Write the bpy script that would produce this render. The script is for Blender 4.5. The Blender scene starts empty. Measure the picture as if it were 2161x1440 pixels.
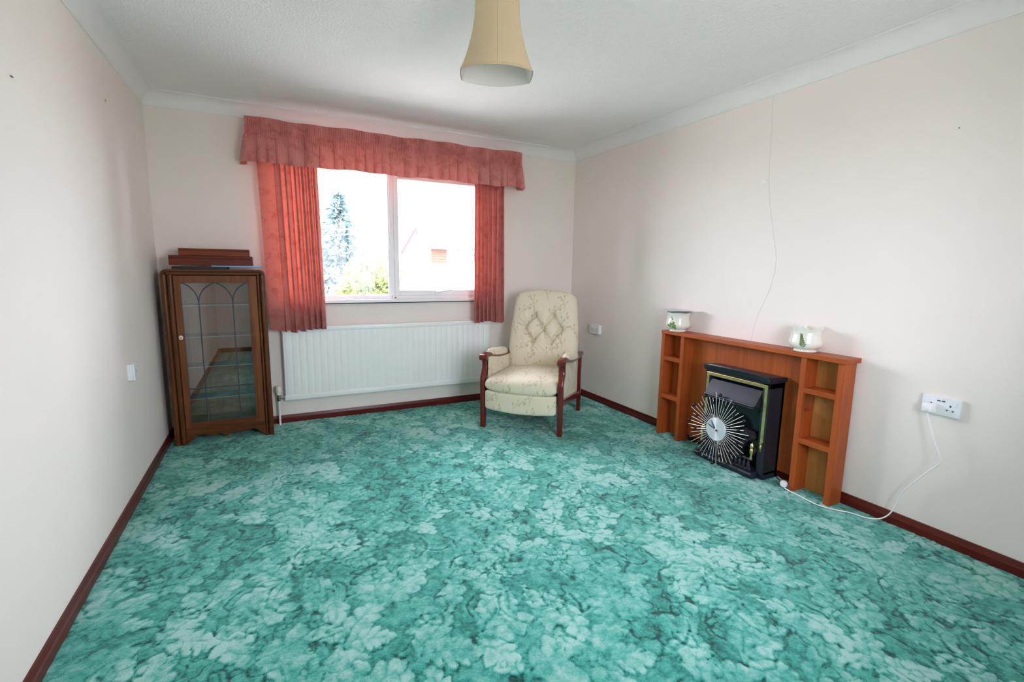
import bpy, bmesh, math, random
import numpy as np
from mathutils import Vector, Matrix

# ------------------------------------------------------------------ camera, sky, light, exposure
S = bpy.context.scene
COL = S.collection
PI = math.pi
rnd = random.Random(11)

def cam_axes(yaw, pitch, roll):
    f = Vector((math.sin(yaw) * math.cos(pitch), math.cos(yaw) * math.cos(pitch), -math.sin(pitch)))
    r0 = Vector((math.cos(yaw), -math.sin(yaw), 0))
    u0 = r0.cross(f)
    r = math.cos(roll) * r0 + math.sin(roll) * u0
    u = -math.sin(roll) * r0 + math.cos(roll) * u0
    return r, u, f

cd = bpy.data.cameras.new('camera')
cam = bpy.data.objects.new('camera', cd)
COL.objects.link(cam)
r_, u_, f_ = cam_axes(0.4662, 0.1487, 0.0142)
cam.matrix_world = Matrix(((r_.x, u_.x, -f_.x, 0.6913), (r_.y, u_.y, -f_.y, -4.1558), (r_.z, u_.z, -f_.z, 1.2482), (0, 0, 0, 1)))
cd.sensor_fit = 'HORIZONTAL'; cd.sensor_width = 36.0
cd.lens = 1017.264 * 36.0 / 2161.0
cd.clip_start = 0.02; cd.clip_end = 400
S.camera = cam

W = bpy.data.worlds.new('overcast_sky'); S.world = W; W.use_nodes = True
bg = W.node_tree.nodes['Background']
bg.inputs['Color'].default_value = (0.94, 0.935, 1.09, 1)
bg.inputs['Strength'].default_value = 20.5

# light portals at the two windows (front one in view, rear one unseen and added for fill light)
for loc_, rx_, sx_, sy_ in (((1.655, 0.16, 1.53), -PI / 2, 1.86, 1.22), ((1.92, -4.50, 1.39), PI / 2, 1.08, 1.24)):
    pl = bpy.data.lights.new('window_portal', 'AREA')
    pl.shape = 'RECTANGLE'; pl.size = sx_; pl.size_y = sy_
    pl.cycles.is_portal = True
    po = bpy.data.objects.new('window_portal', pl); COL.objects.link(po)
    po.location = loc_; po.rotation_euler = (rx_, 0, 0)

S.view_settings.view_transform = 'Standard'
S.view_settings.look = 'None'
S.view_settings.gamma = 1.0
S.view_settings.use_curve_mapping = False
S.view_settings.exposure = 0.08
S.cycles.max_bounces = 14
S.cycles.diffuse_bounces = 9
S.cycles.glossy_bounces = 5
S.cycles.transmission_bounces = 6
S.cycles.transparent_max_bounces = 12
S.cycles.sample_clamp_indirect = 8.0

# ------------------------------------------------------------------ helpers
ORG = {}

class MB:
    """collects shapes, links them as one mesh object"""
    def __init__(s):
        s.v = []; s.f = []; s.attr = None
    def add(s, vs, fs):
        n = len(s.v)
        s.v += [tuple(p) for p in vs]
        s.f += [tuple(i + n for i in q) for q in fs]
        return s
    def box(s, x0, x1, y0, y1, z0, z1, bev=0.0, seg=2):
        bm = bmesh.new()
        bmesh.ops.create_cube(bm, size=1.0)
        for v in bm.verts:
            v.co = Vector(((x0 + x1) / 2 + v.co.x * (x1 - x0), (y0 + y1) / 2 + v.co.y * (y1 - y0), (z0 + z1) / 2 + v.co.z * (z1 - z0)))
        if bev > 0:
            bmesh.ops.bevel(bm, geom=list(bm.edges), offset=bev, segments=seg, profile=0.5, affect='EDGES', clamp_overlap=True)
        bm.verts.index_update()
        s.add([v.co[:] for v in bm.verts], [[v.index for v in f.verts] for f in bm.faces])
        bm.free(); return s
    def prism(s, poly, axis, a0, a1):
        """polygon (two coords) extruded along axis 'x','y' or 'z'"""
        n = len(poly)
        def mk(p, a):
            if axis == 'x': return (a, p[0], p[1])
            if axis == 'y': return (p[0], a, p[1])
            return (p[0], p[1], a)
        vs = [mk(p, a0) for p in poly] + [mk(p, a1) for p in poly]
        fs = [[i, (i + 1) % n, n + (i + 1) % n, n + i] for i in range(n)] + [list(range(n))[::-1], [n + i for i in range(n)]]
        return s.add(vs, fs)
    def strip(s, prof, axis, a0, a1):
        """open profile extruded (no caps)"""
        n = len(prof)
        def mk(p, a):
            if axis == 'x': return (a, p[0], p[1])
            if axis == 'y': return (p[0], a, p[1])
            return (p[0], p[1], a)
        return s.add([mk(p, a0) for p in prof] + [mk(p, a1) for p in prof], [[i, i + 1, n + i + 1, n + i] for i in range(n - 1)])
    def tube(s, pts, r, n=8, cap=True, flat=None):
        pts = [Vector(p) for p in pts]
        rs = r if isinstance(r, (list, tuple)) else [r] * len(pts)
        vs = []; fs = []
        t0 = (pts[1] - pts[0]).normalized()
        a = Vector((0, 0, 1)) if abs(t0.z) < 0.9 else Vector((1, 0, 0))
        nrm = t0.cross(a).normalized()
        for i, p in enumerate(pts):
            if i == 0: t = pts[1] - pts[0]
            elif i == len(pts) - 1: t = pts[-1] - pts[-2]
            else: t = (pts[i + 1] - pts[i]).normalized() + (pts[i] - pts[i - 1]).normalized()
            t.normalize()
            nrm = (nrm - t * nrm.dot(t)).normalized()
            b = t.cross(nrm)
            for k in range(n):
                an = 2 * PI * k / n
                vs.append(p + rs[i] * (math.cos(an) * nrm + math.sin(an) * b))
        for i in range(len(pts) - 1):
            for k in range(n):
                fs.append([i * n + k, i * n + (k + 1) % n, (i + 1) * n + (k + 1) % n, (i + 1) * n + k])
        if cap:
            fs.append(list(range(n))[::-1]); fs.append([(len(pts) - 1) * n + k for k in range(n)])
        return s.add(vs, fs)
    def sweep(s, pts, sec, side):
        """rectangular-ish section [(a,b)..] swept along pts in a plane; 'side' is the constant direction, other is in-plane normal"""
        pts = [Vector(p) for p in pts]; side = Vector(side).normalized()
        vs = []; fs = []; n = None
        for i, p in enumerate(pts):
            if i == 0: t = pts[1] - pts[0]
            elif i == len(pts) - 1: t = pts[-1] - pts[-2]
            else: t = (pts[i + 1] - pts[i]).normalized() + (pts[i] - pts[i - 1]).normalized()
            t.normalize(); nn = side.cross(t).normalized()
            q = sec(i / (len(pts) - 1)) if callable(sec) else sec
            n = len(q)
            vs += [p + side * a + nn * b for a, b in q]
        for i in range(len(pts) - 1):
            for k in range(n):
                fs.append([i * n + k, i * n + (k + 1) % n, (i + 1) * n + (k + 1) % n, (i + 1) * n + k])
        fs.append(list(range(n))[::-1]); fs.append([(len(pts) - 1) * n + k for k in range(n)])
        return s.add(vs, fs)
    def lathe(s, prof, c, n=32, rad=None, axis='z', close=True):
        """prof: (radius, height) list round a z axis at c; rad(angle, t) scales the radius"""
        vs = []; fs = []; m = len(prof)
        for i, (r, h) in enumerate(prof):
            for k in range(n):
                an = 2 * PI * k / n
                q = r * (rad(an, i / (m - 1)) if rad else 1.0)
                x, y, z = q * math.cos(an), q * math.sin(an), h
                if axis == 'z': vs.append((c[0] + x, c[1] + y, c[2] + z))
                elif axis == 'x': vs.append((c[0] + z, c[1] + x, c[2] + y))
                else: vs.append((c[0] + y, c[1] + z, c[2] + x))
        for i in range(m - 1):
            for k in range(n):
                fs.append([i * n + k, i * n + (k + 1) % n, (i + 1) * n + (k + 1) % n, (i + 1) * n + k])
        if close:
            if prof[0][0] > 1e-6: fs.append(list(range(n))[::-1])
            if prof[-1][0] > 1e-6: fs.append([(m - 1) * n + k for k in range(n)])
        return s.add(vs, fs)
    def ball(s, c, r, n=12, m=8):
        return s.lathe([(r * math.sin(PI * i / m) if 0 < i < m else 1e-7, -r * math.cos(PI * i / m)) for i in range(m + 1)], c, n, close=False)
    def grid(s, P, wrap_u=False):
        """P[i][j] -> points"""
        ni, nj = len(P), len(P[0])
        vs = [p for row in P for p in row]
        fs = []
        for i in range(ni - 1):
            for j in range(nj if wrap_u else nj - 1):
                j2 = (j + 1) % nj
                fs.append([i * nj + j, i * nj + j2, (i + 1) * nj + j2, (i + 1) * nj + j])
        return s.add(vs, fs)
    def build(s, name, mat, parent=None, smooth=False, local=False, kind=None, label=None, angle=40):
        me = bpy.data.meshes.new(name)
        if parent is not None and not local:
            o = ORG.get(parent.name, (0, 0, 0))
            vs = [(p[0] - o[0], p[1] - o[1], p[2] - o[2]) for p in s.v]
        else:
            o = (0, 0, 0); vs = s.v
        me.from_pydata(vs, [], s.f)
        me.validate()
        bm = bmesh.new(); bm.from_mesh(me)
        bmesh.ops.recalc_face_normals(bm, faces=list(bm.faces))
        bm.to_mesh(me); bm.free()
        if smooth:
            me.polygons.foreach_set('use_smooth', [True] * len(me.polygons))
            if angle < 180: me.set_sharp_from_angle(angle=math.radians(angle))
        me.materials.append(mat)
        ob = bpy.data.objects.new(name, me); COL.objects.link(ob)
        if parent is not None:
            ob.parent = parent; ORG[ob.name] = o
        else:
            ORG[ob.name] = (0, 0, 0)
        if kind: ob['kind'] = kind
        if label: ob['label'] = label
        return ob

def thing(name, label, cat, loc=(0, 0, 0), rotz=0.0, group=None):
    o = bpy.data.objects.new(name, None); COL.objects.link(o)
    o.empty_display_size = 0.05
    o.location = loc; o.rotation_euler = (0, 0, rotz)
    o['label'] = label; o['category'] = cat
    if group: o['group'] = group
    ORG[o.name] = tuple(loc)
    return o

def tag(o, label, cat, group=None):
    o['label'] = label; o['category'] = cat
    if group: o['group'] = group
    return o

def lerp(a, b, t): return a + (b - a) * t
def sm(a, b, x):
    t = np.clip((np.asarray(x, dtype=float) - a) / (b - a), 0, 1)
    return t * t * (3 - 2 * t)

# ------------------------------------------------------------------ materials
class NT:
    def __init__(s, name):
        s.m = bpy.data.materials.new(name); s.m.use_nodes = True
        s.t = s.m.node_tree; s.n = s.t.nodes; s.b = s.n['Principled BSDF']; s.out = s.n['Material Output']
    def node(s, typ, **kw):
        nd = s.n.new(typ)
        for k, v in kw.items():
            if k.startswith('i_'):
                key = k[2:]
                key = int(key) if key.isdigit() else key.replace('_', ' ')
                nd.inputs[key].default_value = v
            else: setattr(nd, k, v)
        return nd
    def link(s, a, b): s.t.links.new(a, b)
    def coords(s, scale=(1, 1, 1), rot=(0, 0, 0)):
        tc = s.node('ShaderNodeTexCoord'); mp = s.node('ShaderNodeMapping')
        mp.inputs['Scale'].default_value = scale; mp.inputs['Rotation'].default_value = rot
        s.link(tc.outputs['Object'], mp.inputs['Vector']); return mp.outputs['Vector']
    def noise(s, vec, scale, detail=4, rough=0.55, dist=0.0):
        nd = s.node('ShaderNodeTexNoise')
        nd.inputs['Scale'].default_value = scale; nd.inputs['Detail'].default_value = detail
        nd.inputs['Roughness'].default_value = rough; nd.inputs['Distortion'].default_value = dist
        if vec is not None: s.link(vec, nd.inputs['Vector'])
        return nd.outputs['Fac']
    def ramp(s, fac, stops):
        nd = s.node('ShaderNodeValToRGB'); el = nd.color_ramp.elements
        while len(el) < len(stops): el.new(0.5)
        for e, (p, c) in zip(el, stops):
            e.position = p; e.color = (c[0], c[1], c[2], 1)
        s.link(fac, nd.inputs['Fac']); return nd.outputs['Color']
    def mix(s, fac, a, b, blend='MIX'):
        nd = s.node('ShaderNodeMix', data_type='RGBA', blend_type=blend)
        for sock, v in ((nd.inputs['Factor'], fac), (nd.inputs['A'], a), (nd.inputs['B'], b)):
            if hasattr(v, 'links'): s.link(v, sock)
            elif isinstance(v, (int, float)): sock.default_value = v
            else: sock.default_value = (v[0], v[1], v[2], 1)
        return [o for o in nd.outputs if o.type == 'RGBA'][0]
    def math(s, op, a, b=0.0):
        nd = s.node('ShaderNodeMath', operation=op)
        for k, v in enumerate((a, b)):
            if hasattr(v, 'links'): s.link(v, nd.inputs[k])
            else: nd.inputs[k].default_value = v
        return nd.outputs[0]
    def bump(s, h, strength=0.2, dist=0.002):
        nd = s.node('ShaderNodeBump'); nd.inputs['Strength'].default_value = strength; nd.inputs['Distance'].default_value = dist
        s.link(h, nd.inputs['Height']); s.link(nd.outputs['Normal'], s.b.inputs['Normal'])
    def col(s, c): s.link(c, s.b.inputs['Base Color'])
    def set(s, **kw):
        for k, v in kw.items(): s.b.inputs[k.replace('_', ' ')].default_value = v
        return s

def plain(name, c, rough=0.5, metal=0.0, var=0.04, vscale=8.0, bump=0.0, bscale=200.0, coat=0.0, spec=0.5):
    t = NT(name); t.set(Roughness=rough, Metallic=metal)
    t.b.inputs['Specular IOR Level'].default_value = spec
    if coat: t.b.inputs['Coat Weight'].default_value = coat; t.b.inputs['Coat Roughness'].default_value = 0.12
    v = t.coords()
    n = t.noise(v, vscale, 3)
    a = [max(0, x * (1 - var)) for x in c]; b = [min(1, x * (1 + var)) for x in c]
    t.col(t.ramp(n, [(0.35, a), (0.65, b)]))
    if bump: t.bump(t.noise(v, bscale, 3), bump, 0.0015)
    return t.m

def wood(name, dark, light, grain='z', rough=0.35, scale=1.0, coat=0.0, bands=0.0, spec=0.28):
    t = NT(name); t.set(Roughness=rough); t.b.inputs['Specular IOR Level'].default_value = spec
    if coat: t.b.inputs['Coat Weight'].default_value = coat; t.b.inputs['Coat Roughness'].default_value = 0.15
    k = 46 * scale; l = 2.2 * scale
    sc = {'x': (l, k, k), 'y': (k, l, k), 'z': (k, k, l)}[grain]
    v = t.coords(sc)
    n = t.noise(v, 1.0, 6, 0.6, 0.4)
    mid = [(a + b) / 2 for a, b in zip(dark, light)]
    c = t.ramp(n, [(0.30, dark), (0.5, mid), (0.72, light)])
    v2 = t.coords({'x': (l * .5, 9, 9), 'y': (9, l * .5, 9), 'z': (9, 9, l * .5)}[grain])
    n2 = t.noise(v2, 1.0, 3)
    c = t.mix(t.ramp(n2, [(0.3, (0, 0, 0)), (0.7, (1, 1, 1))]), c, t.mix(0.5, c, dark))
    if bands:
        vb = t.coords((0.4, 0.4, 11))
        nb = t.noise(vb, 1.0, 2)
        c = t.mix(t.math('MULTIPLY', t.ramp(nb, [(0.58, (0, 0, 0)), (0.66, (1, 1, 1))]), bands), c, light)
    t.col(c); t.bump(n, 0.06, 0.001)
    return t.m

M = {}
def wallmat(name, c, bump):
    t = NT(name); t.set(Roughness=0.85); t.b.inputs['Specular IOR Level'].default_value = 0.25
    v = t.coords()
    n = t.noise(v, 1.3, 3, 0.6)
    t.col(t.ramp(n, [(0.3, [x * 0.975 for x in c]), (0.7, [min(1, x * 1.02) for x in c])]))
    n2 = t.noise(v, 70, 5, 0.6); n3 = t.noise(v, 9, 2)
    t.bump(t.math('ADD', n2, t.math('MULTIPLY', n3, 1.5)), bump, 0.004)
    return t.m
M['wall'] = wallmat('magnolia_wall_paint', (0.83, 0.765, 0.71), 0.10)
M['cove'] = wallmat('white_coving_paint', (0.83, 0.825, 0.81), 0.04)
def ceilmat():
    t = NT('stippled_ceiling_paint'); t.set(Roughness=0.9); t.b.inputs['Specular IOR Level'].default_value = 0.2
    v = t.coords()
    vo = t.node('ShaderNodeTexVoronoi'); vo.inputs['Scale'].default_value = 85; t.link(v, vo.inputs['Vector'])
    n = t.noise(v, 130, 4, 0.65)
    t.b.inputs['Base Color'].default_value = (0.86, 0.85, 0.84, 1)
    t.bump(t.math('ADD', n, vo.outputs['Distance']), 0.5, 0.006)
    return t.m
M['ceil'] = ceilmat()
M['skirt'] = wood('dark_red_skirting_varnish', (0.070, 0.006, 0.004), (0.15, 0.016, 0.010), 'y', 0.35, coat=0.1)
M['skirtx'] = wood('dark_red_skirting_varnish_long', (0.070, 0.006, 0.004), (0.15, 0.016, 0.010), 'x', 0.35, coat=0.1)
M['upvc'] = plain('white_window_plastic', (0.86, 0.855, 0.86), 0.3, var=0.01)
M['rad'] = plain('white_radiator_enamel', (0.86, 0.88, 0.87), 0.32, var=0.01)
M['plastic'] = plain('white_socket_plastic', (0.82, 0.84, 0.86), 0.3, var=0.01)
M['cream_plastic'] = plain('aged_cream_plastic', (0.78, 0.74, 0.66), 0.35, var=0.03)
M['chrome'] = plain('dull_chrome', (0.55, 0.53, 0.50), 0.25, 1.0)
M['brass'] = plain('polished_brass', (0.80, 0.62, 0.26), 0.28, 1.0, var=0.15, vscale=60)
M['steel'] = plain('bright_steel_rod', (0.80, 0.78, 0.74), 0.42, 0.55)
M['black'] = plain('black_matt_enamel', (0.016, 0.019, 0.028), 0.40, var=0.1)
M['blackgloss'] = plain('black_gloss_plastic', (0.006, 0.006, 0.008), 0.12)
M['blackglass'] = plain('black_glass_panel', (0.006, 0.009, 0.012), 0.15)
M['coal'] = plain('dark_coal_bed', (0.01, 0.01, 0.011), 0.8, var=0.4, vscale=40, bump=0.6, bscale=60)
M['hole'] = plain('dark_socket_hole', (0.03, 0.03, 0.035), 0.8)
M['lead'] = plain('grey_lead_came', (0.055, 0.065, 0.08), 0.5, 0.2)
M['walnut'] = wood('walnut_veneer', (0.055, 0.014, 0.003), (0.185, 0.058, 0.012), 'z', 0.36, coat=0.08, bands=0.35)
M['walnutx'] = wood('walnut_veneer_rail', (0.055, 0.014, 0.003), (0.185, 0.058, 0.012), 'x', 0.36, coat=0.08)
M['walnutdoor'] = wood('walnut_door_veneer', (0.10, 0.027, 0.007), (0.25, 0.082, 0.020), 'z', 0.36, coat=0.08, bands=0.5)
M['cabin'] = wood('cabinet_inside_wood', (0.26, 0.11, 0.035), (0.42, 0.20, 0.075), 'z', 0.5)
M['mahog'] = wood('mahogany_box_wood', (0.085, 0.009, 0.003), (0.20, 0.027, 0.007), 'x', 0.36, coat=0.08)
M['mahog2'] = wood('lighter_mahogany_box_wood', (0.115, 0.018, 0.004), (0.25, 0.047, 0.009), 'x', 0.36, coat=0.08)
M['teak'] = wood('teak_surround_veneer', (0.29, 0.055, 0.011), (0.46, 0.108, 0.022), 'z', 0.4)
M['teaky'] = wood('teak_surround_veneer_long', (0.29, 0.055, 0.011), (0.46, 0.108, 0.022), 'y', 0.4)
M['teakpanel'] = wood('teak_back_panel', (0.28, 0.058, 0.011), (0.50, 0.135, 0.028), 'z', 0.42, scale=0.6)
M['rawboard'] = wood('pale_raw_back_board', (0.38, 0.15, 0.035), (0.54, 0.26, 0.075), 'z', 0.6, scale=0.7)
M['chairwood'] = wood('red_mahogany_chair_wood', (0.090, 0.007, 0.004), (0.21, 0.016, 0.008), 'z', 0.22, coat=0.5)
M['blue'] = plain('blue_card', (0.20, 0.45, 0.75), 0.5)
M['blackcard'] = plain('black_card', (0.012, 0.011, 0.012), 0.6)
M['paper'] = plain('pale_grey_paper', (0.66, 0.69, 0.76), 0.6, var=0.12, vscale=25)
M['pot'] = plain('cream_glazed_pottery', (0.78, 0.77, 0.68), 0.12, var=0.02, coat=0.3)
M['leafprint'] = plain('green_leaf_print', (0.16, 0.26, 0.06), 0.25, var=0.35, vscale=60)
M['fernprint'] = plain('green_fern_print', (0.14, 0.20, 0.075), 0.25, var=0.35, vscale=60)
M['stemprint'] = plain('grey_stem_print', (0.35, 0.36, 0.36), 0.3)
M['nail'] = plain('dark_mark', (0.12, 0.10, 0.09), 0.6)
M['yellowplug'] = plain('yellow_wall_plug', (0.62, 0.48, 0.12), 0.5)
M['red'] = plain('red_sticker', (0.75, 0.05, 0.10), 0.4)
M['crack'] = plain('grey_hairline', (0.66, 0.62, 0.585), 0.9)
M['outwall'] = plain('pale_render_outside', (0.80, 0.78, 0.75), 0.9)
M['outroof'] = plain('pale_roof_tiles', (0.62, 0.58, 0.56), 0.9)
M['outgrey'] = plain('grey_flat_roof_edge', (0.040, 0.048, 0.062), 0.7)
M['outred'] = plain('red_bargeboard_and_sill_shadow', (0.050, 0.020, 0.022), 0.6)  # bargeboard red, also used to paint the shadow line under the sill
M['outbrick'] = plain('red_brick_outside', (0.16, 0.050, 0.034), 0.9)
M['outglass'] = plain('pale_window_outside', (0.055, 0.065, 0.080), 0.4)
M['ground'] = plain('pale_garden_ground', (0.58, 0.535, 0.47), 0.95, var=0.2, vscale=0.6)
M['bark'] = plain('tree_bark', (0.10, 0.08, 0.06), 0.9)
def leafmat(name, a, b):
    t = NT(name); t.set(Roughness=0.7)
    n = t.noise(t.coords(), 3.0, 3)
    t.col(t.ramp(n, [(0.35, a), (0.65, b)]))
    return t.m
M['conifer'] = leafmat('blue_green_needles', (0.07, 0.12, 0.125), (0.17, 0.25, 0.25))
M['shrubleaf'] = leafmat('yellow_green_leaves', (0.07, 0.10, 0.035), (0.30, 0.32, 0.12))
M['shrubdark'] = leafmat('dark_green_leaves', (0.02, 0.055, 0.05), (0.06, 0.10, 0.07))

def glassmat(name, refl, tint=(1, 1, 1)):
    t = NT(name)
    tr = t.node('ShaderNodeBsdfTransparent'); tr.inputs['Color'].default_value = (*tint, 1)
    gl = t.node('ShaderNodeBsdfGlossy'); gl.inputs['Roughness'].default_value = 0.01
    mx = t.node('ShaderNodeMixShader')
    fr = t.node('ShaderNodeFresnel'); fr.inputs['IOR'].default_value = refl
    t.link(fr.outputs[0], mx.inputs[0]); t.link(tr.outputs[0], mx.inputs[1]); t.link(gl.outputs[0], mx.inputs[2])
    t.link(mx.outputs[0], t.out.inputs['Surface'])
    return t.m
M['pane'] = glassmat('clear_window_glass', 1.25, (0.97, 0.985, 0.98))
M['cabglass'] = glassmat('old_cabinet_glass', 2.0, (0.9, 0.92, 0.93))
def shelfglass():
    t = NT('blue_tinted_glass_shelf')
    tr = t.node('ShaderNodeBsdfTransparent'); tr.inputs['Color'].default_value = (0.82, 0.86, 0.93, 1)
    mx = t.node('ShaderNodeMixShader'); mx.inputs[0].default_value = 0.38
    t.b.inputs['Base Color'].default_value = (0.36, 0.42, 0.55, 1); t.set(Roughness=0.1)
    t.link(tr.outputs[0], mx.inputs[1]); t.link(t.b.outputs[0], mx.inputs[2]); t.link(mx.outputs[0], t.out.inputs['Surface'])
    return t.m
M['shelfglass'] = shelfglass()
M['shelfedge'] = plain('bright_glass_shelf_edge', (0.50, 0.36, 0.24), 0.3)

def curtainmat(name, trans, k=1.0):
    t = NT(name)
    v = t.coords()
    vo = t.node('ShaderNodeTexVoronoi', feature='SMOOTH_F1'); vo.inputs['Scale'].default_value = 17
    nz = t.node('ShaderNodeTexNoise'); nz.inputs['Scale'].default_value = 14; nz.inputs['Detail'].default_value = 2
    t.link(v, nz.inputs['Vector'])
    ad = t.node('ShaderNodeMix', data_type='VECTOR'); ad.inputs['Factor'].default_value = 0.12
    t.link(v, ad.inputs[4]); t.link(nz.outputs['Color'], ad.inputs[5])
    t.link(ad.outputs[1], vo.inputs['Vector'])
    n = t.noise(ad.outputs[1], 26, 2, 0.5, 1.2)
    f = t.math('ADD', t.math('MULTIPLY', n, 0.7), t.math('MULTIPLY', vo.outputs['Distance'], 0.6))
    c = t.ramp(f, [(0.42, (0.40 * k, 0.120 * k, 0.108 * k)), (0.64, (0.48 * k, 0.175 * k, 0.160 * k))])
    t.col(c); t.set(Roughness=0.75); t.b.inputs['Specular IOR Level'].default_value = 0.15
    t.b.inputs['Sheen Weight'].default_value = 0.25
    weave = t.noise(v, 500, 2)
    t.bump(weave, 0.15, 0.001)
    tr = t.node('ShaderNodeBsdfTranslucent')
    t.link(t.mix(1.0, c, (1.0, 0.50, 0.32), 'MULTIPLY'), tr.inputs['Color'])
    mx = t.node('ShaderNodeMixShader'); mx.inputs[0].default_value = trans
    t.link(t.b.outputs[0], mx.inputs[1]); t.link(tr.outputs[0], mx.inputs[2]); t.link(mx.outputs[0], t.out.inputs['Surface'])
    return t.m
M['curtain'] = curtainmat('rose_damask_curtain', 0.26)
M['valance'] = curtainmat('lined_rose_damask', 0.06, 1.3)

def shademat(name, c, trans):
    t = NT(name)
    v = t.coords(); n = t.noise(v, 220, 2)
    t.col(t.ramp(n, [(0.3, [x * 0.96 for x in c]), (0.7, c)])); t.set(Roughness=0.8)
    t.b.inputs['Specular IOR Level'].default_value = 0.15
    tr = t.node('ShaderNodeBsdfTranslucent'); tr.inputs['Color'].default_value = (*c, 1)
    mx = t.node('ShaderNodeMixShader'); mx.inputs[0].default_value = trans
    t.link(t.b.outputs[0], mx.inputs[1]); t.link(tr.outputs[0], mx.inputs[2]); t.link(mx.outputs[0], t.out.inputs['Surface'])
    return t.m
M['shade'] = shademat('beige_lampshade_fabric', (0.64, 0.52, 0.34), 0.12)
M['shadein'] = shademat('white_lampshade_lining', (0.80, 0.78, 0.74), 0.12)
M['trim'] = plain('beige_shade_trim', (0.56, 0.45, 0.27), 0.8)

def carpetmat():
    t = NT('green_leaf_carpet')
    at = t.node('ShaderNodeAttribute'); at.attribute_name = 'pattern'
    v = t.coords()
    fine = t.noise(v, 330, 2, 0.7); mid = t.noise(v, 90, 3, 0.6); big = t.noise(v, 2.2, 3, 0.5)
    f = t.math('ADD', at.outputs['Fac'], t.math('MULTIPLY', t.math('SUBTRACT', fine, 0.5), 0.42))
    f = t.math('ADD', f, t.math('MULTIPLY', t.math('SUBTRACT', mid, 0.5), 0.55))
    f = t.math('ADD', f, t.math('MULTIPLY', t.math('SUBTRACT', big, 0.5), 0.35))
    c = t.ramp(f, [(0.05, (0.002, 0.055, 0.046)), (0.30, (0.016, 0.225, 0.178)), (0.55, (0.070, 0.390, 0.318)), (0.95, (0.33, 0.585, 0.53))])
    t.col(c); t.set(Roughness=0.95); t.b.inputs['Specular IOR Level'].default_value = 0.1
    t.b.inputs['Sheen Weight'].default_value = 0.38; t.b.inputs['Sheen Roughness'].default_value = 0.42
    t.b.inputs['Sheen Tint'].default_value = (0.75, 1.0, 0.95, 1)
    t.bump(t.math('ADD', fine, t.math('MULTIPLY', mid, 1.5)), 0.55, 0.006)
    return t.m
M['carpet'] = carpetmat()

def fabricmat():
    t = NT('cream_sprig_upholstery')
    at = t.node('ShaderNodeAttribute'); at.attribute_name = 'sprig'
    v = t.coords(); n = t.noise(v, 350, 2)
    base = t.ramp(n, [(0.3, (0.67, 0.60, 0.45)), (0.7, (0.76, 0.70, 0.55))])
    pc = t.ramp(t.noise(v, 24, 2), [(0.4, (0.36, 0.28, 0.15)), (0.6, (0.40, 0.36, 0.21))])
    t.col(t.mix(t.math('MULTIPLY', at.outputs['Fac'], 0.85), base, pc)); t.set(Roughness=0.75); t.b.inputs['Specular IOR Level'].default_value = 0.2
    t.b.inputs['Sheen Weight'].default_value = 0.15
    t.bump(n, 0.12, 0.001)
    return t.m
M['fabric'] = fabricmat()

def discmat():
    t = NT('brushed_aluminium_dial'); t.set(Roughness=0.33, Metallic=0.55)
    t.b.inputs['Base Color'].default_value = (0.84, 0.86, 0.91, 1)
    t.b.inputs['Anisotropic'].default_value = 0.85; t.b.inputs['Anisotropic Rotation'].default_value = 0.25
    tg = t.node('ShaderNodeTangent'); tg.direction_type = 'RADIAL'; tg.axis = 'X'
    t.link(tg.outputs[0], t.b.inputs['Tangent'])
    return t.m
M['dial'] = discmat()

# ------------------------------------------------------------------ room shell
RW = 3.4531; RL = -4.34; RH = 2.385; ZC = 2.30; CO = 0.088
T = 0.25
WX0, WX1, WZ0, WZ1 = 0.74, 2.57, 0.945, 2.12

def struct(name, mb, m, parent=None, **k):
    return mb.build(name, m, parent, kind='structure', **k)

struct('wall_left', MB().box(-T, 0, RL - T, T, -0.3, RH + 0.3), M['wall'])
struct('wall_right', MB().box(RW, RW + T, RL - T, T, -0.3, RH + 0.3), M['wall'])
VX0, VX1, VZ0, VZ1 = 1.42, 2.42, 0.80, 1.98      # second window, unseen, added behind the camera as fill light
wr_ = MB()
wr_.box(0, VX0, RL - T, RL, -0.3, RH + 0.3); wr_.box(VX1, RW, RL - T, RL, -0.3, RH + 0.3)
wr_.box(VX0, VX1, RL - T, RL, -0.3, VZ0); wr_.box(VX0, VX1, RL - T, RL, VZ1, RH + 0.3)
struct('wall_rear', wr_, M['wall'])
wb = MB()
wb.box(0, WX0, 0, T, -0.3, RH + 0.3); wb.box(WX1, RW, 0, T, -0.3, RH + 0.3)
wb.box(WX0, WX1, 0, T, -0.3, WZ0); wb.box(WX0, WX1, 0, T, WZ1, RH + 0.3)
wall_back = struct('wall_back', wb, M['wall'])
struct('ceiling', MB().box(0, RW, RL, 0, RH, RH + 0.2), M['ceil'])

# coving: concave quarter profile
def cove_prof():
    pr = [(0.0, ZC - 0.006), (0.006, ZC - 0.006), (0.006, ZC)]
    for i in range(9):
        a = PI / 2 * i / 8
        pr.append((0.008 + (CO - 0.014) * (1 - math.cos(a)), ZC + 0.002 + (RH - ZC - 0.008) * math.sin(a)))
    pr += [(CO - 0.006, RH - 0.005), (CO, RH - 0.005), (CO, RH)]
    return pr
cp = cove_prof()
struct('trim_1', MB().prism([(d, z) for d, z in cp] + [(0, RH)], 'y', RL, 0), M['cove'], smooth=True, angle=30)
struct('trim_2', MB().prism([(RW - d, z) for d, z in cp] + [(RW, RH)], 'y', RL, 0), M['cove'], smooth=True, angle=30)
struct('trim_3', MB().prism([(-d, z) for d, z in cp] + [(0, RH)], 'x', 0, RW), M['cove'], smooth=True, angle=30)
struct('trim_4', MB().prism([(RL + d, z) for d, z in cp] + [(RL, RH)], 'x', 0, RW), M['cove'], smooth=True, angle=30)

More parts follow.
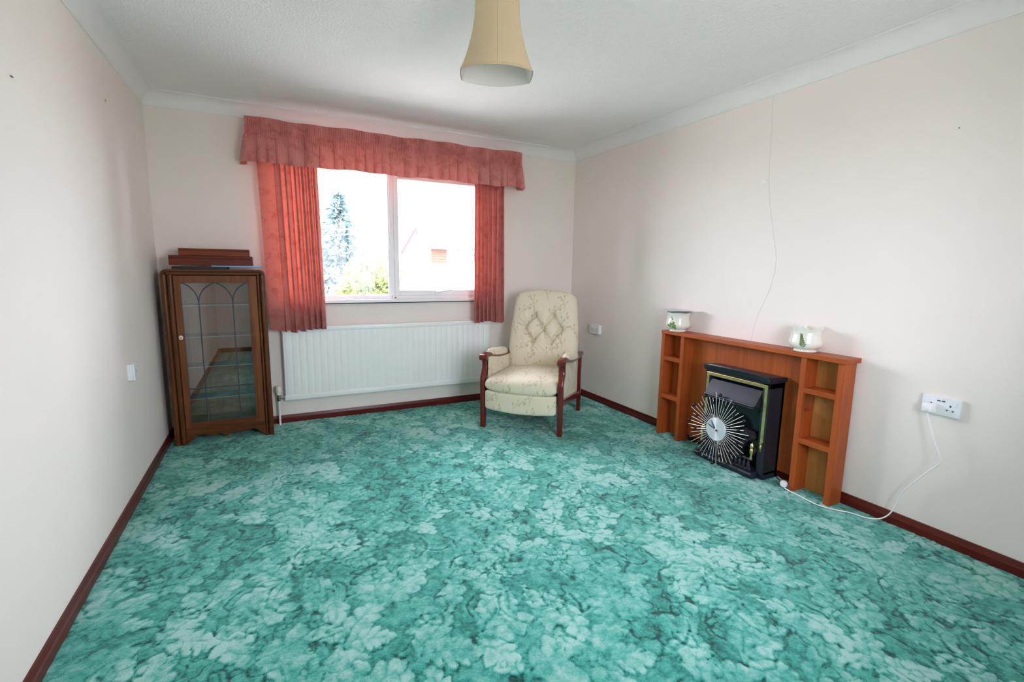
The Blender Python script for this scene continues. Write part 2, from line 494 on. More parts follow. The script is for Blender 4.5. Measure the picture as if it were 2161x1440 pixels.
# skirting with chamfered top
HS = 0.061; TS = 0.012
sk = [(0, -0.02), (TS + 0.004, -0.02), (TS + 0.004, 0.034), (TS, 0.040), (0.007, HS), (0, HS)]
struct('baseboard_left', MB().prism([(d, z) for d, z in sk], 'y', RL, 0), M['skirt'])
struct('baseboard_right', MB().prism([(RW - d, z) for d, z in sk], 'y', RL, 0), M['skirt'])
struct('baseboard_back', MB().prism([(-d, z) for d, z in sk], 'x', 0, RW), M['skirtx'])
struct('baseboard_rear', MB().prism([(RL + d, z) for d, z in sk], 'x', 0, RW), M['skirtx'])

# ------------------------------------------------------------------ carpet (floor) with woven leaf pattern
def carpet_tile():
    px = 0.004; TW, TH = 0.76, 0.88
    nx, ny = int(TW / px), int(TH / px)
    X, Y = np.meshgrid((np.arange(nx) + .5) * px, (np.arange(ny) + .5) * px)
    rs = np.random.RandomState(5)
    base = np.full(X.shape, 0.40)
    def wrapd(a, c, Tt):
        d = a - c
        return d - Tt * np.round(d / Tt)
    def leaf(cx, cy, ang, L, Wd, curve, amp, lobes):
        nonlocal base
        dx, dy = wrapd(X, cx, TW), wrapd(Y, cy, TH)
        u = (dx * math.cos(ang) + dy * math.sin(ang)) / L
        v = (-dx * math.sin(ang) + dy * math.cos(ang)) - curve * L * (u * u)
        v = v / L
        uu = np.clip(u, 0.0, 1.0)
        side = np.where(v > 0, 1, -1)
        ph = lobes * (uu - 0.55 * np.abs(v)) + 0.25 * side
        lob = np.abs(np.sin(PI * ph)) ** 0.7
        w = Wd * (np.sin(PI * np.clip(uu * 0.93 + 0.07, 0, 1)) ** 0.75) * (0.52 + 0.55 * lob)
        inside = (w - np.abs(v)) * L
        inside = np.where((u < 0) | (u > 1), -0.02, inside)
        mk = sm(-0.003, 0.005, inside)
        shade = 0.55 + 0.45 * sm(0.0, 0.35, uu) * (0.6 + 0.4 * lob)
        base = base * (1 - mk) + mk * (0.40 + amp * shade)
        rim = np.exp(-((inside + 0.005) / 0.0045) ** 2) * ((u > -.03) & (u < 1.03)) * np.where(v < 0, 1.0, 0.45)
        base = base - 0.30 * rim
        mid = np.exp(-(v * L / 0.0045) ** 2) * (u > -0.05) * (u < 0.82)
        base = base - 0.34 * mid * (1 - 0.5 * uu)
        vein = np.exp(-((np.sin(PI * ph)) / 0.16) ** 2) * mk * (np.abs(v) * L > 0.006)
        base = base - 0.20 * vein * sm(0.1, 0.3, uu)
    def scroll(cx, cy, r0, turns, a0, sgn):
        nonlocal base
        dx, dy = wrapd(X, cx, TW), wrapd(Y, cy, TH)
        r = np.hypot(dx, dy) + 1e-6
        th = (sgn * np.arctan2(dy, dx) - a0) / (2 * PI)
        best = np.full(X.shape, 1.0)
        for k in range(-1, 3):
            t_ = th + k
            rr = r0 * (1 - 0.55 * np.clip(t_, 0, turns) / turns)
            d = np.where((t_ >= 0) & (t_ <= turns), np.abs(r - rr), 1.0)
            best = np.minimum(best, d)
        base = base - 0.42 * np.exp(-(best / 0.0045) ** 2) + 0.16 * np.exp(-((best - 0.013) / 0.007) ** 2)
    for _ in range(9):
        scroll(rs.rand() * TW, rs.rand() * TH, 0.07 + 0.08 * rs.rand(), 0.22 + 0.25 * rs.rand(), rs.rand() * 6.28, rs.choice([-1, 1]))
    k = 0
    for gy in range(5):
        for gx in range(3):
            cx = (gx + 0.5 + 0.45 * (rs.rand() - .5) + 0.5 * (gy % 2)) * TW / 3
            cy = (gy + 0.5 + 0.45 * (rs.rand() - .5)) * TH / 5
            ang = rs.rand() * 6.28
            n = 2 if rs.rand() < 0.6 else 3
            for j in range(n):
                leaf(cx, cy, ang + (j - (n - 1) / 2) * (1.0 + 0.4 * rs.rand()), 0.15 + 0.09 * rs.rand(), 0.25 + 0.09 * rs.rand(),
                     0.7 * (rs.rand() - .5), 0.28 + 0.24 * rs.rand(), rs.choice([3, 4, 4, 5]))
            k += 1
    for _ in range(12):
        scroll(rs.rand() * TW, rs.rand() * TH, 0.06 + 0.09 * rs.rand(), 0.18 + 0.25 * rs.rand(), rs.rand() * 6.28, rs.choice([-1, 1]))
    return base, px, TW, TH

def build_floor():
    tile, px, TW, TH = carpet_tile()
    xs = np.linspace(0, RW, 660)
    ys = np.concatenate([[RL], np.linspace(-3.75, -1.8, 372), np.linspace(-1.793, 0, 236)])
    XX, YY = np.meshgrid(xs, ys)
    wx = 0.016 * np.sin(5.1 * YY + 1.7 * np.sin(3.3 * XX)) + 0.010 * np.sin(13 * XX + 2.2 * YY)
    wy = 0.016 * np.sin(4.7 * XX + 1.3 * np.sin(2.9 * YY)) + 0.010 * np.sin(11 * YY - 3 * XX)
    def vn(sc, seed):
        r_s = np.random.RandomState(seed)
        G = r_s.rand(int(-RL / sc) + 3, int(RW / sc) + 3) - 0.5
        a_ = XX / sc; b_ = (YY - RL) / sc
        i_ = np.floor(a_).astype(int); j_ = np.floor(b_).astype(int); fa = a_ - i_; fb = b_ - j_
        fa = fa * fa * (3 - 2 * fa); fb = fb * fb * (3 - 2 * fb)
        return G[j_, i_] * (1 - fa) * (1 - fb) + G[j_, i_ + 1] * fa * (1 - fb) + G[j_ + 1, i_] * (1 - fa) * fb + G[j_ + 1, i_ + 1] * fa * fb
    wx = wx + 0.016 * vn(0.06, 21) + 0.011 * vn(0.022, 22); wy = wy + 0.016 * vn(0.06, 23) + 0.011 * vn(0.022, 24)
    U = XX + wx; V = YY + wy
    col = np.floor(U / TW)
    V = V + (col % 2) * TH / 2
    fu = (U / TW) % 1.0 * tile.shape[1] - .5; fv = (V / TH) % 1.0 * tile.shape[0] - .5
    i0 = np.floor(fu).astype(int); j0 = np.floor(fv).astype(int); a = fu - i0; b = fv - j0
    H, Wd = tile.shape
    g = lambda j, i: tile[j % H, i % Wd]
    P = (g(j0, i0) * (1 - a) * (1 - b) + g(j0, i0 + 1) * a * (1 - b) + g(j0 + 1, i0) * (1 - a) * b + g(j0 + 1, i0 + 1) * a * b)
    def vnoise(sc, seed):
        r_s = np.random.RandomState(seed)
        gx, gy = int(RW / sc) + 3, int(-RL / sc) + 3
        G = r_s.rand(gy, gx)
        a_ = XX / sc; b_ = (YY - RL) / sc
        i_ = np.floor(a_).astype(int); j_ = np.floor(b_).astype(int); fa = a_ - i_; fb = b_ - j_
        fa = fa * fa * (3 - 2 * fa); fb = fb * fb * (3 - 2 * fb)
        return G[j_, i_] * (1 - fa) * (1 - fb) + G[j_, i_ + 1] * fa * (1 - fb) + G[j_ + 1, i_] * (1 - fa) * fb + G[j_ + 1, i_ + 1] * fa * fb
    n1 = vnoise(0.11, 1); n2 = vnoise(0.045, 2); n3 = vnoise(0.018, 3); n4 = vnoise(0.4, 4)
    keep = 0.42 + 0.75 * sm(0.25, 0.75, 0.6 * n1 + 0.4 * n4)
    P = 0.42 + (P - 0.42) * np.where(P > 0.42, keep, 0.55 + 0.8 * n2)
    rid = 1 - np.abs(2 * (0.55 * vnoise(0.07, 7) + 0.45 * vnoise(0.03, 8)) - 1) * 2.2
    P = P - 0.42 * sm(0.78, 1.0, rid) * sm(0.36, 0.70, vnoise(0.16, 9)) + 0.22 * (n2 - .5) + 0.36 * (n3 - .5) + 0.24 * (n4 - .5)
    Z = 0.005 * np.clip(P - 0.45, -0.5, 0.5) - 0.001
    ny, nx = XX.shape
    co = np.stack([XX, YY, Z], -1).reshape(-1, 3).astype(np.float32)
    idx = np.arange(ny * nx).reshape(ny, nx)
    q = np.stack([idx[:-1, :-1], idx[:-1, 1:], idx[1:, 1:], idx[1:, :-1]], -1).reshape(-1, 4).astype(np.int32)
    me = bpy.data.meshes.new('floor')
    me.vertices.add(len(co)); me.vertices.foreach_set('co', co.ravel())
    me.loops.add(q.size); me.loops.foreach_set('vertex_index', q.ravel())
    me.polygons.add(len(q)); me.polygons.foreach_set('loop_start', np.arange(0, q.size, 4, dtype=np.int32))
    me.update(calc_edges=True)
    me.polygons.foreach_set('use_smooth', np.ones(len(q), dtype=bool))
    at = me.attributes.new('pattern', 'FLOAT', 'POINT'); at.data.foreach_set('value', P.ravel().astype(np.float32))
    me.materials.append(M['carpet'])
    o = bpy.data.objects.new('floor', me); COL.objects.link(o); o['kind'] = 'structure'
    return o
build_floor()
struct('floor_slab', MB().box(-T, RW + T, RL - T, T, -0.3, -0.012), M['cove'])
bpy.data.objects['floor_slab'].name = 'trim_5'

# ------------------------------------------------------------------ window
def ring(mb, x0, x1, z0, z1, w, y0, y1, bev=0.004):
    wl, wr, wb_, wt = w
    mb.box(x0, x0 + wl, y0, y1, z0, z1, bev); mb.box(x1 - wr, x1, y0, y1, z0, z1, bev)
    mb.box(x0 + wl, x1 - wr, y0, y1, z0, z0 + wb_, bev); mb.box(x0 + wl, x1 - wr, y0, y1, z1 - wt, z1, bev)
win = bpy.data.objects.new('window_1', None); COL.objects.link(win); win['kind'] = 'structure'; ORG['window_1'] = (0, 0, 0)
fr = MB(); ring(fr, WX0, WX1, WZ0 + 0.03, WZ1, (0.05, 0.05, 0.032, 0.05), 0.045, 0.115)
fr.box(1.628, 1.668, 0.045, 0.115, WZ0 + 0.05, WZ1 - 0.04, 0.004)
fr.build('window_frame', M['upvc'], win)
b1 = MB(); ring(b1, WX0 + 0.045, 1.632, 1.0, WZ1 - 0.045, (0.014, 0.014, 0.014, 0.014), 0.058, 0.085, 0.003)
b1.build('glazing_bead', M['upvc'], win)
sash = MB(); ring(sash, 1.662, WX1 - 0.045, 1.004, WZ1 - 0.04, (0.042, 0.042, 0.046, 0.10), 0.032, 0.085, 0.005)
so = sash.build('opening_sash', M['upvc'], win)
hd = MB().box(2.02, 2.07, 0.014, 0.033, 1.022, 1.044, 0.004)
hd.tube([(2.05, 0.012, 1.034), (2.09, 0.004, 1.040), (2.17, 0.002, 1.052)], [0.008, 0.008, 0.006], 8)
hd.build('window_handle', M['upvc'], so, smooth=True)
MB().box(WX0 + 0.05, 1.632, 0.07, 0.076, 1.005, WZ1 - 0.045).build('pane', M['pane'], win)
MB().box(1.70, WX1 - 0.085, 0.066, 0.072, 1.045, WZ1 - 0.13).build('pane', M['pane'], win)
MB().box(WX0 - 0.02, WX1 + 0.02, -0.022, 0.06, 0.952, 0.978, 0.004).build('window_sill', M['upvc'], win)
MB().box(WX0 - 0.02, WX1 + 0.02, -0.020, 0.0, 0.945, 0.9525).build('sill_shadow_line', M['outred'], win)  # coloured strip painting the dark shadow line below the sill nosing
fill_win = bpy.data.objects.new('fill_window', None); COL.objects.link(fill_win); fill_win['kind'] = 'structure'; ORG['fill_window'] = (0, 0, 0)  # unseen rear window, added to brighten the back wall and near carpet
fr = MB(); ring(fr, VX0, VX1, VZ0, VZ1, (0.05, 0.05, 0.05, 0.05), RL - 0.12, RL - 0.05)
fr.box(1.90, 1.94, RL - 0.12, RL - 0.05, VZ0 + 0.04, VZ1 - 0.04, 0.004)
fr.build('window_frame', M['upvc'], fill_win)
MB().box(VX0 + 0.05, 1.90, RL - 0.09, RL - 0.084, VZ0 + 0.05, VZ1 - 0.05).build('pane', M['pane'], fill_win)
MB().box(1.94, VX1 - 0.05, RL - 0.09, RL - 0.084, VZ0 + 0.05, VZ1 - 0.05).build('pane', M['pane'], fill_win)
# small stop block on the sill
blk = thing('sill_block', 'small white plastic block with a brown spot standing on the window sill', 'stop block', (1.652, -0.006, 0.978))
MB().box(1.637, 1.667, -0.018, 0.006, 0.978, 1.004, 0.003).build('block_body', M['upvc'], blk)
MB().box(1.646, 1.660, -0.0205, -0.017, 0.984, 0.997, 0.001).build('brown_spot', M['cabin'], blk)

# ------------------------------------------------------------------ outside: ground, trees, house
GZ = -2.8
gm = MB(); gm.add([(-80, -100, GZ), (100, -100, GZ), (100, 120, GZ), (-80, 120, GZ)], [[0, 1, 2, 3]])
struct('ground', gm, M['ground'])

def leaves(n, place, size, rs):
    """many small leaf blades"""
    mb = MB()
    for _ in range(n):
        p, nd = place(rs)
        d = Vector((rs.gauss(0, 1), rs.gauss(0, 1), rs.gauss(0, 1))).normalized()
        if nd is not None: d = (d * 0.6 + nd).normalized()
        e = d.cross(Vector((rs.gauss(0, 1), rs.gauss(0, 1), rs.gauss(0, 1)))).normalized()
        s_ = size * (0.6 + 0.8 * rs.random())
        p = Vector(p)
        mb.add([p, p + d * s_ * .5 + e * s_ * .28, p + d * s_, p + d * s_ * .5 - e * s_ * .28], [[0, 1, 2, 3]])
    return mb
def conifer(cx, cy, top, rad):
    t = thing('conifer_tree', 'tall pointed blue green conifer outside beyond the left window pane', 'tree', (cx, cy, GZ))
    MB().tube([(cx, cy, GZ), (cx, cy, top - .3)], [0.22, 0.03], 10).build('trunk', M['bark'], t)
    H = top - GZ
    def place(rs):
        q = rs.random() ** 0.6
        z = top - q * (H - 1.2)
        lay = 0.75 + 0.25 * math.sin(z * 6.5 + rs.random())
        r = rad * (q * 1.25) * lay * (0.35 + 0.65 * math.sqrt(rs.random()))
        a = rs.random() * 2 * PI
        return (cx + r * math.cos(a), cy + r * math.sin(a), z - 0.12 * r), Vector((math.cos(a), math.sin(a), -0.35))
    leaves(5200, place, 0.32, random.Random(3)).build('needle_foliage', M['conifer'], t, kind='stuff')
conifer(3.74, 20.0, 4.85, 2.0)
def shrub(cx, cy, zc, rx, rz, label, m, n, seed, size=0.2):
    t = thing('garden_shrub', label, 'shrub', (cx, cy, GZ))
    st = MB()
    for k in range(5):
        a = k * 1.25
        st.tube([(cx + .1 * math.cos(a), cy + .1 * math.sin(a), GZ), (cx + .5 * rx * math.cos(a), cy + .5 * rx * math.sin(a), zc)], [0.06, 0.015], 6)
    st.build('stems', M['bark'], t)
    def place(rs):
        a = rs.random() * 2 * PI; b = math.asin(2 * rs.random() - 1); q = (0.55 + 0.45 * rs.random()) * (0.88 + 0.2 * math.sin(3 * a + 2 * b) )
        d = Vector((math.cos(a) * math.cos(b), math.sin(a) * math.cos(b), math.sin(b)))
        return (cx + rx * q * d.x, cy + rx * q * d.y, zc + rz * q * d.z), d
    leaves(n, place, size, random.Random(seed)).build('leaf_foliage', m, t, kind='stuff')
shrub(3.02, 9.0, 0.35, 0.98, 1.23, 'large yellow green leafy shrub below the conifer outside the window', M['shrubleaf'], 3600, 5, 0.15)
shrub(3.05, 7.5, -0.18, 0.36, 0.54, 'small dark green bush in front of the yellow green shrub outside', M['shrubdark'], 1100, 8, 0.10)
# overhead wires in front of the conifer
ow = thing('overhead_wires', 'pair of pale overhead wires crossing in front of the conifer outside', 'cable', (3.4, 17.0, 2.7))
for z in (2.72, 2.50):
    MB().tube([(1.0 + 0.9 * k, 17.0, z - 0.25 + 0.11 * k - 0.02 * math.sin(PI * k / 4)) for k in range(5)], 0.02, 6).build('wire', M['upvc'], ow)
MB().tube([(1.0, 17.0, GZ), (1.0, 17.0, 2.9)], 0.09, 10).build('pole', M['bark'], ow)

# neighbouring house: side-on roof with red verge; flat-roofed extension with brick and windows
hs = thing('neighbour_house', 'pale gabled house with red sloping bargeboard seen through right pane', 'house', (5.45, 13.6, GZ))
MB().prism([(5.02, GZ), (5.02, 1.78), (5.45, 2.50), (5.88, 1.78), (5.88, GZ)], 'y', 13.05, 18.0).build('house_wall', M['outwall'], hs)
MB().box(5.9, 12.5, 13.3, 18.0, GZ, 1.5).build('side_wing', M['outwall'], hs)
MB().prism([(4.90, 1.76), (5.45, 2.69), (6.0, 1.76), (5.94, 1.76), (5.45, 2.59), (4.96, 1.76)], 'y', 13.03, 18.1).build('roof', M['outroof'], hs)
MB().prism([(4.87, 1.75), (5.41, 2.66), (5.496, 2.61), (4.956, 1.70)], 'y', 12.97, 13.03).build('bargeboard', M['outred'], hs)
MB().prism([(6.03, 1.75), (5.505, 2.66), (5.50, 2.54), (5.944, 1.70)], 'y', 12.97, 13.03).build('bargeboard', M['outroof'], hs, label='pale bargeboard on the right slope')
MB().box(5.40, 5.56, 13.1, 13.3, 2.62, 2.80, 0.02).build('chimney_cap', M['outgrey'], hs)
ex = thing('house_extension', 'flat roofed grey edged extension with brick panel outside right pane', 'building', (5.4, 7.6, GZ))
KX = lambda x: 0.69 + (x - 0.69) * 0.7525
KZ = lambda z: 1.248 + (z - 1.248) * 0.7525
MB().box(KX(5.62), KX(8.6), 7.85, 8.6, KZ(1.86), KZ(1.94)).build('flat_roof', M['outgrey'], ex)
MB().box(KX(5.68), KX(8.5), 8.02, 8.6, GZ, KZ(1.86)).build('extension_wall', M['outwall'], ex)
for k in range(6):
    MB().box(KX(5.68), KX(6.24), 7.97, 8.03, KZ(1.38 + 0.08 * k), KZ(1.455 + 0.08 * k), 0.004).build('brick_course', M['outbrick'], ex)
for k in range(3):
    wf = MB(); x = 6.28 + 0.62 * k
    ring(wf, KX(x), KX(x + 0.58), KZ(1.40), KZ(1.84), (0.04, 0.04, 0.04, 0.04), 7.97, 8.03)
    w_ = wf.build('window', M['upvc'], ex)
    MB().box(KX(x) + 0.04, KX(x + 0.58) - 0.04, 8.0, 8.012, KZ(1.40) + 0.04, KZ(1.84) - 0.04).build('pane', M['outglass'], w_)

# ------------------------------------------------------------------ curtains and valance
def curtain(name, label, xt0, xt1, xb0, xb1, zt, zb, flat, seed, y0=-0.120):
    rs = random.Random(seed)
    nz, nt = 44, 170
    ph = []; c = 0.0
    P = []
    per = [0.6 + 0.8 * rs.random() for _ in range(14)]
    def fold(t):
        # phase advances irregularly
        q = t
        return q
    for i in range(nz + 1):
        h = i / nz; z = lerp(zt, zb, h)
        row = []
        for j in range(nt + 1):
            t = j / nt
            if flat >= 0:
                tf = np.clip((t - flat) / (1 - flat), 0, 1)
                amp = float(sm(0, 0.12, tf))
            else:
                tf = np.clip(t / (1 + flat), 0, 1); amp = float(1 - sm(1 + flat - 0.08, 1 + flat + 0.02, t))
            pa = 2 * PI * (6.2 * tf + 0.35 * math.sin(5 * tf + seed))
            A = (0.020 + 0.012 * h) * amp
            y = y0 + A * math.sin(pa) + 0.006 * math.sin(9 * t + 3 * h + seed)
            x = lerp(lerp(xt0, xt1, t), lerp(xb0, xb1, t), h) + 0.013 * amp * math.sin(2 * pa + 0.6)
            zz = z + (0.009 * math.cos(pa) * amp + 0.010 * math.sin(7 * t + seed)) * (h ** 4)
            row.append((x, y, zz))
        P.append(row)
    mb = MB(); mb.grid(P)
    o = mb.build(name, M['curtain'], smooth=True, angle=180)
    tag(o, label, 'curtain', 'window curtains')
    return o
lc = curtain('curtain', 'wide left rose damask curtain hanging beside the glass cabinet', 0.655, 1.062, 0.685, 1.085, 2.14, 0.756, 0.22, 2)
rc = curtain('curtain', 'narrow right rose damask curtain hanging behind the armchair', 2.335, 2.625, 2.335, 2.635, 2.14, 0.768, -0.02, 5)

def valance():
    t = thing('valance', 'gathered rose damask valance hanging across the top of the window', 'valance', (1.69, -0.15, 2.1))
    path = [(0.60, -0.004), (0.60, -0.15), (2.782, -0.15), (2.782, -0.004)]
    seg = [math.hypot(path[k + 1][0] - path[k][0], path[k + 1][1] - path[k][1]) for k in range(3)]
    L = sum(seg)
    def at(s_):
        k = 0
        while k < 2 and s_ > seg[k]:
            s_ -= seg[k]; k += 1
        a, b = path[k], path[k + 1]; q = min(1, s_ / seg[k])
        d = ((b[0] - a[0]) / seg[k], (b[1] - a[1]) / seg[k])
        return (a[0] + (b[0] - a[0]) * q, a[1] + (b[1] - a[1]) * q), (d[1], -d[0])
    rs = random.Random(4)
    ZT, ZM, ZB = 2.276, 2.172, 1.966
    n = 1300
    # irregular skirt fold phases
    cum = [0.0]; 
    while cum[-1] < L: cum.append(cum[-1] + 0.055 + 0.06 * rs.random())
    cum = np.array(cum); depth = np.array([0.5 + rs.random() for _ in cum])
    ss = np.linspace(0, L, n)
    idx = np.clip(np.searchsorted(cum, ss, side='right') - 1, 0, len(cum) - 2)
    fr_ = (ss - cum[idx]) / (cum[idx + 1] - cum[idx])
    sk_ = np.abs(np.sin(PI * fr_)) ** 0.55 * (0.7 * depth[idx] + 0.35)       # rounded lobes with sharp valleys
    head = np.sin(2 * PI * ss / 0.0128) * (0.8 + 0.3 * np.sin(ss * 37)) * 0.0068
    wob = 0.004 * np.sin(ss * 9) + 0.003 * np.sin(ss * 23 + 1)
    def rows(zs, f):
        P = []
        for z in zs:
            row = []
            for i in range(n):
                (x, y), nn = at(float(ss[i]))
                off, zz = f(z, i)
                row.append((x + nn[0] * off, y + nn[1] * off, zz))
            P.append(row)
        return P
    def fh(z, i):
        q = (ZT - z) / (ZT - ZM)
        return head[i] * (0.8 + .2 * q) + 0.0045 * math.sin(q * PI) * 0.0, z + wob[i] * (1 - 0.4 * q)
    def fs(z, i):
        q = (ZM - z) / (ZM - ZB)
        return head[i] * (1 - q) ** 2 + q ** 0.7 * (0.004 + 0.046 * sk_[i]), z + wob[i] * (0.6 + 0.4 * q) - 0.010 * q * (sk_[i] - 0.7)
    a = MB(); a.grid(rows(np.linspace(ZT, ZM, 8), fh)); a.build('pleated_heading', M['valance'], t, smooth=True, angle=180)
    b = MB(); b.grid(rows(np.linspace(ZM, ZB, 14), fs)); b.build('gathered_skirt', M['valance'], t, smooth=True, angle=180)
    MB().box(0.62, 2.765, -0.135, -0.115, 2.20, 2.235).build('curtain_rail', M['upvc'], t)
valance()

# ------------------------------------------------------------------ radiator
def radiator():
    x0, x1, z0, z1 = 0.755, 2.523, 0.192, 0.776
    t = thing('radiator', 'long white ribbed panel radiator on the wall below the window', 'radiator', (1.64, -0.04, 0.19))
    yf = -0.072
    prof = []
    n = 34; p = (x1 - x0 - 0.03) / n
    x = x0 + 0.015
    prof.append((x0 + 0.004, yf + 0.012)); prof.append((x0 + 0.010, yf + 0.003))
    for k in range(n):
        a = x + k * p
        prof += [(a + 0.000, yf + 0.0032), (a + 0.004, yf + 0.0032), (a + 0.011, yf + 0.0004), (a + 0.018, yf), (a + p - 0.014, yf), (a + p - 0.007, yf + 0.0004)]
    prof += [(x1 - 0.015, yf + 0.0055), (x1 - 0.010, yf + 0.003), (x1 - 0.004, yf + 0.012)]
    MB().prism(prof + [(x1 - 0.004, yf + 0.022), (x0 + 0.004, yf + 0.022)], 'z', z0 + 0.046, z1 - 0.04).build('ribbed_panel', M['rad'], t, smooth=True, angle=50)
    MB().box(x0, x1, yf - 0.002, yf + 0.024, z1 - 0.042, z1, 0.009, 3).build('top_rail', M['rad'], t, smooth=True)
    MB().box(x0, x1, yf - 0.003, yf + 0.024, z0, z0 + 0.048, 0.009, 3).build('bottom_rail', M['rad'], t, smooth=True)
    MB().box(x0 + 0.03, x1 - 0.03, -0.040, -0.022, z0 + 0.01, z1 - 0.01, 0.004).build('rear_panel', M['rad'], t)
    for bx in (1.0, 2.28):
        MB().box(bx, bx + 0.04, -0.05, 0.0, z0 + 0.05, z1 - 0.05).build('bracket', M['rad'], t)
    MB().box(x0 + 0.02, x0 + 0.09, -0.05, -0.0475, z0 + 0.005, z0 + 0.02)
    cx, cy = 0.713, -0.058
    v = MB().lathe([(0.016, 0.245), (0.017, 0.262), (0.0215, 0.266), (0.0225, 0.285), (0.021, 0.308), (0.017, 0.315), (0.001, 0.316)], (cx, cy, 0), 24,
                   rad=lambda a, h: 1 + 0.025 * math.sin(12 * a))
    vo = v.build('valve_head', M['cream_plastic'], t, smooth=True)
    vb_ = MB().tube([(cx, cy, 0.205), (cx, cy, 0.248)], 0.0125, 10).tube([(cx, cy, 0.222), (x0 + 0.01, cy, 0.222)], 0.009, 10)
    vb_.tube([(cx + 0.013, cy, 0.222), (cx + 0.028, cy, 0.222)], 0.0135, 6)
    vb_.tube([(cx, cy, 0.196), (cx, cy, 0.212)], 0.0145, 6)
    vb_.build('valve_body', M['chrome'], t, smooth=True)
    MB().tube([(cx, cy, -0.005), (cx, cy, 0.20)], 0.0085, 10).build('supply_pipe', M['rad'], t, smooth=True)
radiator()

# ------------------------------------------------------------------ china cabinet
def cabinet():
    t = thing('china_cabinet', 'walnut china cabinet with leaded glass door in the left corner', 'cabinet', (0.36, -0.14, 0))
    yf = -0.27; yb = -0.02; x0, x1 = 0.055, 0.667; zt = 1.212
    # rounded top outline as a shell: sides and top
    def shell(x0, x1, zt, r, th, y0, y1):
        out = [(x0, 0.0)]; inn = [(x0 + th, 0.0)]
        for k in range(7):
            a = PI - k * PI / 12
            out.append((x0 + r + r * math.cos(a), zt - r + r * math.sin(a)))
            q = max(r - th, 0.002); inn.append((x0 + th + q + q * math.cos(a), zt - th - q + q * math.sin(a)))
        for k in range(7):
            a = PI / 2 - k * PI / 12
            out.append((x1 - r + r * math.cos(a), zt - r + r * math.sin(a)))
            q = max(r - th, 0.002); inn.append((x1 - th - q + q * math.cos(a), zt - th - q + q * math.sin(a)))
        out.append((x1, 0.0)); inn.append((x1 - th, 0.0))
        mb = MB(); n = len(out)
        vs = [(p[0], y0, p[1]) for p in out] + [(p[0], y0, p[1]) for p in inn] + [(p[0], y1, p[1]) for p in out] + [(p[0], y1, p[1]) for p in inn]
        fs = []
        for k in range(n - 1):
            fs += [[k, k + 1, n + k + 1, n + k], [2 * n + k, 2 * n + k + 1, k + 1, k], [n + k, n + k + 1, 3 * n + k + 1, 3 * n + k],
                   [3 * n + k, 3 * n + k + 1, 2 * n + k + 1, 2 * n + k]]
        fs += [[0, n, 3 * n, 2 * n], [n - 1, 2 * n - 1, 4 * n - 1, 3 * n - 1]]
        return mb.add(vs, fs)
    shell(x0, x1, zt, 0.034, 0.020, yf + 0.012, yb).build('carcass', M['walnut'], t, smooth=True)
    # half-round reeds up each side: outer column, then inner column
    def reed(xa, xb, z0, z1, bulge, y):
        pr = [(xa, y + 0.02)]
        for k in range(9):
            a = PI * k / 8
            pr.append((lerp(xa, xb, (1 - math.cos(a)) / 2), y - bulge * math.sin(a)))
        pr.append((xb, y + 0.02))
        return MB().prism(pr, 'z', z0, z1)
    for xa, xb, z1 in ((x0 + 0.001, 0.086, 1.178), (0.090, 0.121, 1.178), (x1 - 0.032, x1 - 0.001, 1.178), (0.614, 0.632, 1.178)):
        reed(xa, xb, 0.0, z1, 0.013, yf + 0.006).build('reeded_column', M['walnut'], t, smooth=True)
    # top cap and horizontal reeds
    def hreed(z0, z1, xa, xb, bulge, y):
        pr = [(y + 0.02, z0)]
        for k in range(9):
            a = PI * k / 8
            pr.append((y - bulge * math.sin(a), lerp(z0, z1, (1 - math.cos(a)) / 2)))
        pr.append((y + 0.02, z1))
        return MB().prism(pr, 'x', xa, xb)
    hreed(1.176, 1.200, 0.088, 0.634, 0.010, yf + 0.006).build('top_reed', M['walnutx'], t, smooth=True)
    shell(x0 - 0.001, x1 + 0.001, zt + 0.003, 0.036, 0.012, yf - 0.004, yf + 0.02).build('rounded_edge', M['walnutx'], t, smooth=True)
    # back, floor and inner sides
    MB().box(x0 + 0.02, x1 - 0.02, yb - 0.012, yb - 0.002, 0.05, zt - 0.022).build('back_panel', M['cabin'], t)
    MB().box(x0 + 0.02, x1 - 0.02, yf + 0.03, yb - 0.012, 0.125, 0.142).build('inner_floor', M['cabin'], t)
    MB().box(x0 + 0.0201, x0 + 0.024, yf + 0.03, yb - 0.012, 0.142, zt - 0.022).build('inner_side', M['cabin'], t)
    MB().box(x1 - 0.024, x1 - 0.0201, yf + 0.03, yb - 0.012, 0.142, zt - 0.022).build('inner_side', M['cabin'], t)
    # scalloped apron below the door
    pr = [(0.122, 0.128), (0.613, 0.128)]
    pts = []
    for k in range(61):
        q = k / 60; x = lerp(0.613, 0.122, q)
        s_ = min(q, 1 - q) * 2
        z = 0.010 + 0.052 * float(sm(0.0, 0.30, s_)) - 0.020 * float(sm(0.34, 0.50, s_)) * 1.0 + 0.016 * abs(math.sin(3 * PI * s_)) * float(sm(0.3, 0.5, s_)) - 0.012 * float(sm(0.8, 1.0, s_))
        if s_ < 0.02: z = 0.0
        pts.append((x, max(0, z)))
    MB().prism(pr + pts, 'y', yf + 0.0, yf + 0.018).build('scalloped_apron', M['walnutx'], t)
    # door
    dx0, dx1, dz0, dz1 = 0.124, 0.612, 0.112, 1.172
    gx0, gx1, gz0, gz1 = 0.160, 0.558, 0.152, 1.126
    yd = yf - 0.004
    d = MB(); d.box(dx0, gx0, yd, yd + 0.02, dz0, dz1, 0.002); d.box(gx1, dx1, yd, yd + 0.02, dz0, dz1, 0.002)
    dr = d.build('door', M['walnutdoor'], t)
    r_ = MB(); r_.box(gx0, gx1, yd, yd + 0.02, dz0, gz0, 0.002)
